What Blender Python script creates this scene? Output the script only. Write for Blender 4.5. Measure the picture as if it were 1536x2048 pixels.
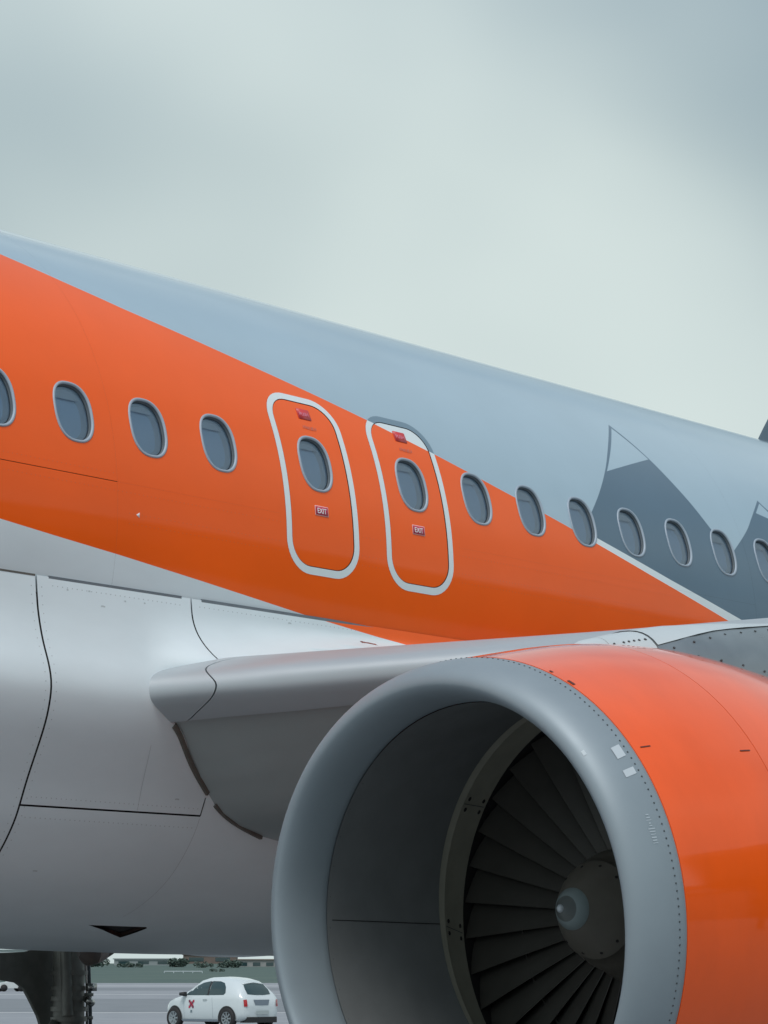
import bpy, bmesh, math, random
import numpy as np
from mathutils import Vector, Matrix
from mathutils.geometry import delaunay_2d_cdt

random.seed(7)
np.random.seed(7)
for o in list(bpy.data.objects):
    bpy.data.objects.remove(o)
scene = bpy.context.scene
COL = scene.collection
PI = math.pi
R = math.radians

# ------------------------------------------------------------------ camera
CAM = Vector((-10.77826, -12.02970, 1.6))
YAW, PITCH = R(41.6753), R(9.9501)
cam_data = bpy.data.cameras.new('camera')
cam_data.sensor_fit = 'VERTICAL'
cam_data.sensor_height = 24.0
cam_data.lens = 24.0 * 5250.0 / 2048.0
cam_data.clip_start = 0.1
cam_data.clip_end = 20000
camera = bpy.data.objects.new('camera', cam_data)
COL.objects.link(camera)
camera.location = CAM
fw = Vector((math.cos(YAW) * math.cos(PITCH), math.sin(YAW) * math.cos(PITCH), math.sin(PITCH)))
camera.rotation_euler = fw.to_track_quat('-Z', 'Y').to_euler()
scene.camera = camera

# ------------------------------------------------------------------ sky
SUN_EL, SUN_AZ = R(60), R(215)       # sun behind the camera's left shoulder, veiled by cloud
world = bpy.data.worlds.new('World')
scene.world = world
world.use_nodes = True
wn, wl = world.node_tree.nodes, world.node_tree.links
wn.clear()
out = wn.new('ShaderNodeOutputWorld')
bg = wn.new('ShaderNodeBackground')
wl.new(bg.outputs[0], out.inputs[0])
sky = wn.new('ShaderNodeTexSky')
sky.sky_type = 'NISHITA'
sky.sun_disc = False
sky.sun_elevation = SUN_EL
sky.sun_rotation = R(90) - SUN_AZ
sky.air_density = 1.0
sky.dust_density = 2.0
geo = wn.new('ShaderNodeTexCoord')
mp = wn.new('ShaderNodeMapping')
mp.inputs['Scale'].default_value = (1.0, 1.0, 1.6)
mp.inputs['Location'].default_value = (-0.155, 4.855, -2.6536)
wl.new(geo.outputs['Generated'], mp.inputs[0])
n1 = wn.new('ShaderNodeTexNoise')
n1.inputs['Scale'].default_value = 2.6
n1.inputs['Detail'].default_value = 3.0
n1.inputs['Roughness'].default_value = 0.36
n1.inputs['Distortion'].default_value = 0.15
wl.new(mp.outputs[0], n1.inputs['Vector'])
ramp = wn.new('ShaderNodeValToRGB')
ramp.color_ramp.interpolation = 'EASE'
ramp.color_ramp.elements[0].position = 0.29
ramp.color_ramp.elements[0].color = (0.32, 0.42, 0.465, 1)
ramp.color_ramp.elements[1].position = 0.66
ramp.color_ramp.elements[1].color = (0.69, 0.785, 0.765, 1)
wl.new(n1.outputs['Fac'], ramp.inputs[0])
skm = wn.new('ShaderNodeVectorMath')
skm.operation = 'SCALE'
skm.inputs['Scale'].default_value = 0.15
wl.new(sky.outputs[0], skm.inputs[0])
sep = wn.new('ShaderNodeSeparateXYZ')
wl.new(geo.outputs['Generated'], sep.inputs[0])
mr = wn.new('ShaderNodeMapRange')
mr.inputs['From Min'].default_value = 0.30
mr.inputs['From Max'].default_value = 1.0
mr.inputs['To Min'].default_value = 0.0
mr.inputs['To Max'].default_value = 0.80
wl.new(sep.outputs['Z'], mr.inputs['Value'])
mixs = wn.new('ShaderNodeMix')
mixs.data_type = 'RGBA'
wl.new(mr.outputs[0], mixs.inputs['Factor'])
wl.new(ramp.outputs[0], mixs.inputs['A'])
wl.new(skm.outputs[0], mixs.inputs['B'])
wl.new(mixs.outputs['Result'], bg.inputs['Color'])
bg.inputs['Strength'].default_value = 1.0

sun_data = bpy.data.lights.new('sun', 'SUN')
sun_data.energy = 1.5
sun_data.angle = R(25)
sun_data.color = (1.0, 0.98, 0.95)
sun = bpy.data.objects.new('sun', sun_data)
COL.objects.link(sun)
sd = Vector((math.cos(SUN_AZ) * math.cos(SUN_EL), math.sin(SUN_AZ) * math.cos(SUN_EL), math.sin(SUN_EL)))
sun.rotation_euler = sd.to_track_quat('Z', 'Y').to_euler()
sun.location = (0, 0, 60)

scene.render.engine = 'CYCLES'
scene.view_settings.view_transform = 'Standard'
scene.view_settings.look = 'None'
scene.view_settings.exposure = 0.0
scene.view_settings.gamma = 1.0
scene.view_settings.use_curve_mapping = False
scene.cycles.max_bounces = 8

# ------------------------------------------------------------------ materials
MATS = {}


def mat(name, color, rough=0.5, coatior=1.5, metal=0.0, coat=0.0, spec=0.5, var=0.0, vscale=4.0, bump=0.0, bscale=8.0,
        rvar=0.0, coatrough=0.06, streak=None):
    if name in MATS:
        return MATS[name]
    m = bpy.data.materials.new(name)
    m.use_nodes = True
    nt = m.node_tree
    b = nt.nodes['Principled BSDF']
    b.inputs['Base Color'].default_value = (*color, 1)
    b.inputs['Roughness'].default_value = rough
    b.inputs['Metallic'].default_value = metal
    b.inputs['Specular IOR Level'].default_value = spec
    b.inputs['Coat Weight'].default_value = coat
    b.inputs['Coat Roughness'].default_value = coatrough
    b.inputs['Coat IOR'].default_value = coatior
    tc = nt.nodes.new('ShaderNodeTexCoord')
    if var > 0 or rvar > 0:
        vec = tc.outputs['Object']
        if streak:
            mpn = nt.nodes.new('ShaderNodeMapping')
            mpn.inputs['Scale'].default_value = streak
            nt.links.new(vec, mpn.inputs[0])
            vec = mpn.outputs[0]
        nz = nt.nodes.new('ShaderNodeTexNoise')
        nz.inputs['Scale'].default_value = vscale
        nz.inputs['Detail'].default_value = 6
        nz.inputs['Roughness'].default_value = 0.6
        nt.links.new(vec, nz.inputs['Vector'])
        if var > 0:
            mx = nt.nodes.new('ShaderNodeMapRange')
            mx.inputs['From Min'].default_value = 0.3
            mx.inputs['From Max'].default_value = 0.7
            mx.inputs['To Min'].default_value = 1 - var
            mx.inputs['To Max'].default_value = 1 + var * 0.6
            nt.links.new(nz.outputs['Fac'], mx.inputs['Value'])
            vm = nt.nodes.new('ShaderNodeVectorMath')
            vm.operation = 'SCALE'
            vm.inputs[0].default_value = color
            nt.links.new(mx.outputs[0], vm.inputs['Scale'])
            nt.links.new(vm.outputs[0], b.inputs['Base Color'])
        if rvar > 0:
            mx2 = nt.nodes.new('ShaderNodeMapRange')
            mx2.inputs['From Min'].default_value = 0.3
            mx2.inputs['From Max'].default_value = 0.7
            mx2.inputs['To Min'].default_value = max(0.02, rough - rvar)
            mx2.inputs['To Max'].default_value = rough + rvar
            nt.links.new(nz.outputs['Fac'], mx2.inputs['Value'])
            nt.links.new(mx2.outputs[0], b.inputs['Roughness'])
    if bump > 0:
        nb = nt.nodes.new('ShaderNodeTexNoise')
        nb.inputs['Scale'].default_value = bscale
        nb.inputs['Detail'].default_value = 3
        nt.links.new(tc.outputs['Object'], nb.inputs['Vector'])
        bp = nt.nodes.new('ShaderNodeBump')
        bp.inputs['Strength'].default_value = bump
        bp.inputs['Distance'].default_value = 0.02
        nt.links.new(nb.outputs['Fac'], bp.inputs['Height'])
        nt.links.new(bp.outputs[0], b.inputs['Normal'])
        nt.links.new(bp.outputs[0], b.inputs['Coat Normal'])
    MATS[name] = m
    return m


ORANGE = (0.95, 0.118, 0.001)
M_orange = mat('orange_paint', ORANGE, 0.40, coatior=1.5, coat=0.65, spec=0.15, var=0.05, vscale=1.3, bump=0.08, bscale=2.2, coatrough=0.09)
M_orange_cowl = mat('orange_cowl_paint', (0.92, 0.106, 0.002), 0.36, coatior=1.55, coat=1.0, spec=0.15, var=0.09, vscale=2.2, bump=0.03, bscale=2.0, coatrough=0.06, streak=(1.4, .7, .7))
M_upper = mat('silver_blue_paint', (0.35, 0.485, 0.575), 0.33, coat=0.9, var=0.05, vscale=1.1, bump=0.06, bscale=2.2, coatrough=0.06)
M_white = mat('white_paint', (0.72, 0.80, 0.82), 0.34, coat=0.4, var=0.03, vscale=2.0, bump=0.03, bscale=2.2, coatrough=0.1)
M_fairing = mat('white_fairing_paint', (0.68, 0.765, 0.80), 0.50, coat=0.15, var=0.06, vscale=1.6, bump=0.03, bscale=2.5,
                coatrough=0.22, streak=(0.6, 1, 1.4))
M_grey = mat('grey_livery_paint', (0.072, 0.140, 0.205), 0.33, coat=0.5, var=0.06, vscale=1.2, bump=0.05, bscale=2.2, coatrough=0.1)
M_band_grey = mat('grey_exit_band_paint', (0.16, 0.25, 0.32), 0.35, coat=0.4)
M_frame_dark = mat('dark_inner_structure', (0.02, 0.02, 0.022), 0.8)
M_ring = mat('window_ring_metal', (0.34, 0.41, 0.48), 0.5, metal=0.1)
M_rubber = mat('dark_rubber', (0.11, 0.135, 0.155), 0.6)
M_bezel = mat('window_bezel_plastic', (0.70, 0.76, 0.82), 0.45)
M_shade = mat('window_shade_cloth', (0.62, 0.78, 0.95), 0.55)
M_blind = mat('window_blind_plastic', (0.70, 0.76, 0.82), 0.5)
M_seal = mat('grey_sealant', (0.17, 0.20, 0.225), 0.6, var=0.15, vscale=9)
M_seal_dark = mat('dark_rubber_seal', (0.12, 0.112, 0.098), 0.7, var=0.2, vscale=12)
M_wing = mat('grey_wing_paint', (0.30, 0.345, 0.35), 0.36, coat=0.3, var=0.06, vscale=2.2, bump=0.02, bscale=3, coatrough=0.16)
M_slat = mat('bare_slat_metal', (0.40, 0.45, 0.48), 0.42, metal=0.2, coat=0.1, var=0.04, vscale=1.5, coatrough=0.2)
M_lip = mat('brushed_lip_metal', (0.27, 0.325, 0.36), 0.52, metal=0.25, var=0.06, vscale=3.0, rvar=0.05, bump=0.012, bscale=4)
M_liner = mat('dark_acoustic_liner', (0.14, 0.15, 0.152), 0.62, var=0.12, vscale=5)
M_abrad = mat('abradable_ring', (0.38, 0.375, 0.31), 0.6, var=0.12, vscale=7)
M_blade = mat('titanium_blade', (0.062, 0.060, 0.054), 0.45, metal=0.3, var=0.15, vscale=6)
M_spin = mat('spinner_coating', (0.13, 0.122, 0.105), 0.42, coat=0.15, var=0.12, vscale=7)
M_spin_tip = mat('spinner_tip_rubber', (0.13, 0.15, 0.15), 0.3, coat=0.6)
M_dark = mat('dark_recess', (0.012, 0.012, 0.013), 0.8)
M_pylon = mat('pylon_metal', (0.27, 0.31, 0.325), 0.34, metal=0.6, var=0.14, vscale=4, rvar=0.08)
M_pylon_l = mat('pylon_light_paint', (0.52, 0.58, 0.60), 0.38, coat=0.2, var=0.06, vscale=5)
M_rivet = mat('dark_rivet', (0.06, 0.07, 0.075), 0.5)
M_rivet_l = mat('dull_rivet', (0.23, 0.26, 0.28), 0.5)
M_sign_red = mat('sign_red', (0.48, 0.018, 0.06), 0.45)
M_sign_pink = mat('sign_pink_border', (0.78, 0.42, 0.40), 0.45)
M_push_red = mat('placard_red', (0.60, 0.045, 0.05), 0.4)
M_push_txt = mat('placard_pink_print', (0.72, 0.22, 0.30), 0.5)
M_sign_white = mat('sign_white', (0.82, 0.80, 0.82), 0.45)
M_faint = mat('faded_print', (0.62, 0.16, 0.10), 0.5)
M_gear = mat('gear_grey', (0.19, 0.19, 0.17), 0.45, metal=0.2, var=0.25, vscale=6)
M_steel = mat('polished_steel', (0.5, 0.5, 0.48), 0.22, metal=0.9)
M_tyre = mat('tyre_rubber', (0.02, 0.02, 0.021), 0.75)
M_decal = mat('pale_decal', (0.50, 0.56, 0.60), 0.4)
M_scuff = mat('scuffed_metal', (0.46, 0.53, 0.57), 0.5)
M_stroke = mat('dark_latch_slot', (0.10, 0.02, 0.012), 0.5)
M_glass = bpy.data.materials.new('window_glass')
M_glass.use_nodes = True
_nt = M_glass.node_tree
_nt.nodes.remove(_nt.nodes['Principled BSDF'])
_tr = _nt.nodes.new('ShaderNodeBsdfTransparent')
_tr.inputs[0].default_value = (0.86, 0.94, 1.0, 1)
_gl = _nt.nodes.new('ShaderNodeBsdfGlossy')
_gl.inputs['Roughness'].default_value = 0.04
_fr = _nt.nodes.new('ShaderNodeFresnel')
_fr.inputs['IOR'].default_value = 1.95
_ms = _nt.nodes.new('ShaderNodeMixShader')
_nt.links.new(_fr.outputs[0], _ms.inputs[0])
_nt.links.new(_tr.outputs[0], _ms.inputs[1])
_nt.links.new(_gl.outputs[0], _ms.inputs[2])
_nt.links.new(_ms.outputs[0], _nt.nodes['Material Output'].inputs[0])


# ------------------------------------------------------------------ mesh helpers
def tag(o, label=None, cat=None, group=None, kind=None):
    if label: o['label'] = label
    if cat: o['category'] = cat
    if group: o['group'] = group
    if kind: o['kind'] = kind
    return o


def empty(name, loc=(0, 0, 0), rz=0.0):
    o = bpy.data.objects.new(name, None)
    o.empty_display_size = 0.3
    COL.objects.link(o)
    o.location = loc
    o.rotation_euler = (0, 0, rz)
    return o


def mk_mesh(name, verts, faces, mats, midx=None, smooth=True, sharp=None, normals=None):
    me = bpy.data.meshes.new(name)
    me.from_pydata([tuple(v) for v in verts], [], faces)
    if not isinstance(mats, (list, tuple)):
        mats = [mats]
    for m in mats:
        me.materials.append(m)
    if midx is not None:
        me.polygons.foreach_set('material_index', midx)
    if smooth:
        me.polygons.foreach_set('use_smooth', [True] * len(me.polygons))
    me.update()
    if sharp is not None:
        me.set_sharp_from_angle(angle=R(sharp))
    if normals is not None:
        me.normals_split_custom_set_from_vertices([tuple(n) for n in normals])
    return me


def link(name, me, parent=None, loc=(0, 0, 0)):
    o = bpy.data.objects.new(name, me)
    COL.objects.link(o)
    if parent is not None:
        o.parent = parent
    o.location = loc
    return o


def part(name, verts, faces, mats, parent, loc=(0, 0, 0), **kw):
    return link(name, mk_mesh(name, verts, faces, mats, **kw), parent, loc)


def loft(secs, closed=True, cap=True, ends=(True, True)):
    """secs: list of equal-length lists of 3-D points"""
    n = len(secs[0])
    verts = [p for s in secs for p in s]
    faces = []
    for i in range(len(secs) - 1):
        for j in range(n if closed else n - 1):
            k = (j + 1) % n
            faces.append((i * n + j, i * n + k, (i + 1) * n + k, (i + 1) * n + j))
    if cap and closed:
        if ends[0]: faces.append(tuple(range(n - 1, -1, -1)))
        if ends[1]: faces.append(tuple((len(secs) - 1) * n + j for j in range(n)))
    return verts, faces


def box(x0, x1, y0, y1, z0, z1):
    v = [(x0, y0, z0), (x1, y0, z0), (x1, y1, z0), (x0, y1, z0), (x0, y0, z1), (x1, y0, z1), (x1, y1, z1), (x0, y1, z1)]
    f = [(3, 2, 1, 0), (4, 5, 6, 7), (0, 1, 5, 4), (1, 2, 6, 5), (2, 3, 7, 6), (3, 0, 4, 7)]
    return v, f


def join(*vf):
    V, F = [], []
    for v, f in vf:
        o = len(V)
        V += list(v)
        F += [tuple(i + o for i in q) for q in f]
    return V, F


def tube(pts, r, n=10, cap=True):
    secs = []
    for i, p in enumerate(pts):
        p = Vector(p)
        a = Vector(pts[max(0, i - 1)])
        b = Vector(pts[min(len(pts) - 1, i + 1)])
        d = (b - a).normalized()
        q = d.to_track_quat('Z', 'Y')
        rr = r[i] if isinstance(r, (list, tuple)) else r
        secs.append([p + q @ Vector((rr * math.cos(2 * PI * k / n), rr * math.sin(2 * PI * k / n), 0)) for k in range(n)])
    return loft(secs, cap=cap)


def lathe(prof, n=96, axis='x', cap=False):
    """prof: (x, r) pairs, revolved round the x axis"""
    secs = [[(x, r * math.cos(2 * PI * k / n), r * math.sin(2 * PI * k / n)) for k in range(n)] for x, r in prof]
    return loft(secs, cap=cap)


def catmull(pts, per=8):
    P = [np.array(p, float) for p in pts]
    P = [2 * P[0] - P[1]] + P + [2 * P[-1] - P[-2]]
    o = []
    for i in range(1, len(P) - 2):
        for t in np.linspace(0, 1, per, endpoint=False):
            a, b, c, d = P[i - 1:i + 3]
            o.append(0.5 * ((2 * b) + (c - a) * t + (2 * a - 5 * b + 4 * c - d) * t * t + (3 * b - a - 3 * c + d) * t ** 3))
    o.append(P[-2])
    return np.array(o)


def pip(poly, pts):
    """vectorised point in polygon"""
    poly = np.asarray(poly, float)
    x, y = pts[:, 0], pts[:, 1]
    ins = np.zeros(len(pts), bool)
    j = len(poly) - 1
    for i in range(len(poly)):
        xi, yi = poly[i]
        xj, yj = poly[j]
        c = ((yi > y) != (yj > y))
        if c.any():
            with np.errstate(divide='ignore', invalid='ignore'):
                xx = (xj - xi) * (y - yi) / (yj - yi) + xi
            ins ^= c & (x < xx)
        j = i
    return ins


def arrange(loops, lines):
    """planar arrangement of closed loops and open polylines -> verts (n,2), tris"""
    co, ed = [], []
    for lp in loops:
        b = len(co)
        co += [Vector((p[0], p[1])) for p in lp]
        ed += [(b + i, b + (i + 1) % len(lp)) for i in range(len(lp))]
    for ln in lines:
        b = len(co)
        co += [Vector((p[0], p[1])) for p in ln]
        ed += [(b + i, b + i + 1) for i in range(len(ln) - 1)]
    res = delaunay_2d_cdt(co, ed, [], 0, 1e-6)
    V = np.array([(v.x, v.y) for v in res[0]])
    T = np.array([f for f in res[2] if len(f) == 3], int)
    return V, T


def sub_mesh(V, T, sel):
    t = T[sel]
    idx = np.unique(t)
    remap = -np.ones(len(V), int)
    remap[idx] = np.arange(len(idx))
    return V[idx], [tuple(int(i) for i in f) for f in remap[t]]


# ------------------------------------------------------------------ ground and far field
def gpt(px, py):
    """point of the ground plane on the sight line through a place of the photograph (layout only)"""
    r = Vector((math.sin(YAW), -math.cos(YAW), 0))
    u = r.cross(fw)
    d = fw * 5250 + r * (px - 768) + u * (1024 - py)
    t = -CAM.z / d.z
    return CAM + d * t


FH = Vector((math.cos(YAW), math.sin(YAW), 0))       # level view direction
RH = Vector((math.sin(YAW), -math.cos(YAW), 0))      # level right direction


def at(d, s, z=0.0):
    p = CAM + FH * d + RH * s
    return Vector((p.x, p.y, z))


def ground_mat(name, c1, c2, scale, rough=0.85, slab=None):
    m = bpy.data.materials.new(name)
    m.use_nodes = True
    nt = m.node_tree
    b = nt.nodes['Principled BSDF']
    b.inputs['Roughness'].default_value = rough
    tc = nt.nodes.new('ShaderNodeTexCoord')
    nz = nt.nodes.new('ShaderNodeTexNoise')
    nz.inputs['Scale'].default_value = scale
    nz.inputs['Detail'].default_value = 8
    nz.inputs['Roughness'].default_value = 0.65
    nt.links.new(tc.outputs['Object'], nz.inputs['Vector'])
    rp = nt.nodes.new('ShaderNodeValToRGB')
    rp.color_ramp.elements[0].position = 0.3
    rp.color_ramp.elements[0].color = (*c1, 1)
    rp.color_ramp.elements[1].position = 0.7
    rp.color_ramp.elements[1].color = (*c2, 1)
    nt.links.new(nz.outputs['Fac'], rp.inputs[0])
    nt.links.new(rp.outputs[0], b.inputs['Base Color'])
    return m


M_conc = ground_mat('apron_concrete', (0.22, 0.24, 0.265), (0.29, 0.31, 0.335), 0.35)
M_asph = ground_mat('asphalt', (0.165, 0.185, 0.205), (0.21, 0.23, 0.25), 0.3)
M_grass = ground_mat('grass', (0.045, 0.085, 0.078), (0.075, 0.115, 0.095), 0.05)
M_line = mat('road_marking_paint', (0.55, 0.57, 0.58), 0.7, var=0.15, vscale=2)


def sheet(name, pts, z, m, kind='structure'):
    me = mk_mesh(name, [(p.x, p.y, z) for p in pts], [tuple(range(len(pts)))], m, smooth=False)
    o = link(name, me)
    return tag(o, kind=kind)


W = 4000
sheet('ground', [Vector((-W, -W, 0)), Vector((W, -W, 0)), Vector((W, W, 0)), Vector((-W, W, 0))], 0.0, M_conc)
M_stand = ground_mat('stand_asphalt', (0.21, 0.222, 0.235), (0.27, 0.282, 0.295), 0.5)


def band(name, d0, d1, z, m, s0=-900, s1=900, sk=0.0):
    return sheet(name, [at(d0 - sk * s0, s0), at(d0 - sk * s1, s1), at(d1 - sk * s1, s1), at(d1 - sk * s0, s0)], z, m)


sheet('parking_stand', [at(-60, -70), at(-60, 70), at(72, 70), at(72, -70)], 0.004, M_stand)
band('taxiway', 110, 165, 0.004, M_asph)
band('far_taxiway', 240, 285, 0.004, M_asph)
band('taxiway_edge_line', 107.5, 108.6, 0.004, M_line)
band('apron_line', 196, 198.2, 0.004, M_line)
band('far_apron_line', 318, 326, 0.004, M_line)

# grass rising gently beyond the paving
def terrain():
    secs = []
    ds = [(405, -0.05), (415, 0.02), (470, 1.0), (560, 2.3), (700, 3.9), (1100, 5.0), (3000, 5.0)]
    n = 41
    for d, z in ds:
        row = []
        for k in range(n):
            s = -1500 + 3000 * k / (n - 1)
            row.append(at(d + 6 * math.sin(s * 0.013), s, z + (0.15 * math.sin(s * 0.045) if 415 < d < 1000 else 0)))
        secs.append(row)
    v, f = loft(secs, closed=False, cap=False)
    o = link('grass_field', mk_mesh('grass_field', v, [tuple(reversed(q)) for q in f], M_grass))
    return tag(o, kind='structure')


terrain()

# ------------------------------------------------------------------ AIRLINER
ZG = 4.07370                       # height of the fuselage axis in the airliner's own frame
plane = empty('airliner')
plane.location = (-0.00931, -0.00829, -0.12048)
plane.rotation_euler = (-0.0049933, 0.0056092, -0.000014)
tag(plane, 'orange, white and silver jet airliner with large engine parked on the apron', 'airplane')
AX = (0, 0, ZG)                    # offset of a part drawn about the fuselage axis
RF = 1.975
TH0 = R(15.174)                    # angle of the window line
PITCHX = 0.5334


def cyl_pt(X, th, r=RF):
    return (X, -r * math.cos(th), r * math.sin(th))


def cyl_map(V, r=RF):
    th = np.radians(V[:, 1])
    return np.stack([V[:, 0], -r * np.cos(th), r * np.sin(th)], -1), np.stack([np.zeros(len(V)), -np.cos(th), np.sin(th)], -1)


DEG = 180 / PI


def oval(X0, ha, hb, n=2.5, N=56, th=TH0):
    o = []
    for k in range(N):
        t = 2 * PI * k / N
        c, s = math.cos(t), math.sin(t)
        x = ha * math.copysign(abs(c) ** (2 / n), c)
        y = hb * math.copysign(abs(s) ** (2 / n), s)
        o.append((X0 + x, th * DEG + y / RF * DEG))
    return o


def rrect(X0, S0, hw, hh, r, seg=10):
    """rounded rectangle on the skin; S0 in metres of arc"""
    o = []
    for cx, cy, a0 in ((hw - r, hh - r, 0), (-hw + r, hh - r, 90), (-hw + r, -hh + r, 180), (hw - r, -hh + r, 270)):
        for k in range(seg + 1):
            a = R(a0 + 90 * k / seg)
            o.append((X0 + cx + r * math.cos(a), (S0 + cy + r * math.sin(a)) / RF * DEG))
    return o


WIN_X = {'w%d' % i: x for i, x in enumerate([-7.714, -7.181, -6.648, -6.114, -5.581, -5.048, -4.514, -3.981, -3.448, -2.914,
                                             -2.381, -1.847, -1.314, -0.781, 1.451, 1.984, 2.518, 3.051, 3.585, 4.118, 4.651,
                                             5.184, 5.718, 6.251, 6.785, 7.318])}
EXIT_X = [0.0, 0.844]
EXIT_S = TH0 * RF - 0.107
HA, HB = 0.135, 0.176

or_up = [(-3.95, 104), (-3.8, 90), (-3.3, 71), (-2.6, 57.5), (-1.879, 48.257), (-1.517, 44.1), (-1.14, 40.3), (-0.716, 36.86),
         (-0.28, 33.4), (0.202, 29.85), (0.588, 26.95), (1.176, 22.4), (1.715, 18.15), (2.319, 13.6), (2.618, 11.2),
         (3.173, 7.0), (4.132, 0.15), (5.5, -9.6), (8.0, -27.0), (9.8, -40)]
or_low = [(-9.0, 10.0), (-5.0, 3.2), (-3.2, -1.4), (-2.377, -3.837), (-1.974, -5.05), (-1.553, -6.25), (-0.958, -8.14),
          (-0.565, -9.45), (-0.05, -11.2), (0.813, -14.0), (3.0, -21.0), (6.0, -30.0), (9.7, -41)]
orange_poly = [(-9.2, 104)] + or_up + or_low[::-1] + [(-9.2, 10.0)]
st_up = [(2.40, 14.0), (2.646, 12.28), (3.398, 6.837), (4.273, 1.004), (5.5, -7.4), (8.0, -24.5), (9.8, -37)]
or_from = [(2.40, 13.0), (2.618, 11.2), (3.173, 7.0), (4.132, 0.15), (5.5, -9.6), (8.0, -27.0), (9.8, -39.5)]
stripe_poly = st_up + or_from[::-1]
m_left = catmull([(2.50, 13.25), (2.667, 18.167), (2.819, 22.747), (3.011, 28.933), (3.176, 34.578), (3.326, 39.477), (3.482, 44.451)], 5)
m_right = catmull([(3.482, 44.451), (3.667, 35.636), (3.785, 30.187), (3.915, 24.941), (4.038, 20.048), (4.20, 14.8)], 5)
m2_left = catmull([(4.20, 14.8), (4.495, 21.193), (4.653, 25.294), (4.865, 30.729)], 5)
m2_right = catmull([(4.865, 30.729), (4.943, 28.49), (5.15, 24.0), (5.40, 20.5), (5.75, 17.0)], 5)
m3 = catmull([(5.75, 17.0), (6.05, 23), (6.3, 31), (6.55, 36)], 4)
m3r = catmull([(6.55, 36), (6.9, 28), (7.4, 18), (8.4, 6), (9.6, -20)], 4)
mount_poly = [tuple(p) for c in (m_left[:-1], m_right[:-1], m2_left[:-1], m2_right[:-1], m3[:-1], m3r) for p in c]
mount_poly += [(9.6, -35.6), (8.0, -24.5), (5.5, -7.4), (4.273, 1.004), (3.398, 6.837), (2.646, 12.28), (2.45, 12.9)]
cap1 = [(3.474, 43.2), (3.66, 35.2), (3.021, 28.575)] + [tuple(p) for p in catmull([(3.021, 28.575), (3.178, 33.6), (3.363, 39.6), (3.474, 43.2)], 5)[1:-1]]
cap2 = [(4.866, 29.9), (4.935, 27.95), (5.06, 25.2), (4.748, 26.9)]
cap3 = [(6.55, 34.8), (6.78, 29.6), (6.33, 27.5)]


def seam_rect(x0, x1, t0, t1):
    return [(x0, t0), (x1, t0), (x1, t1), (x0, t1)]


XA, XB, TA, TB = -9.0, 9.6, -40.0, 102.0
SEAM_W = 0.0026
seam_polys = [seam_rect(x - SEAM_W / 2.4, x + SEAM_W / 2.4, TA + .5, TB - .5) for x in (-7.0, -4.3, -1.585, 4.40, 7.2)]
GAPD = 0.0035 / RF * DEG
seam_polys += [seam_rect(XA + .05, -1.585, 5.0 - GAPD / 2, 5.0 + GAPD / 2),
               seam_rect(-1.585, -0.36, 5.0 - GAPD / 5, 5.0 + GAPD / 5),
               seam_rect(1.2, 4.40, 5.0 - GAPD / 6, 5.0 + GAPD / 6),
               seam_rect(XA + .05, XB - .05, 62.0 - GAPD / 2.4, 62.0 + GAPD / 2.4)]
win_holes = [oval(x, HA - 0.006, HB - 0.006) for x in WIN_X.values()] + [oval(x, HA - 0.006, HB - 0.006) for x in EXIT_X]
door_in = [rrect(x, EXIT_S, 0.255, 0.514, 0.150) for x in EXIT_X]
door_gap = [rrect(x, EXIT_S, 0.2595, 0.5185, 0.1545) for x in EXIT_X]
door_out = [rrect(x, EXIT_S, 0.3025, 0.5625, 0.1975) for x in EXIT_X]


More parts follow.
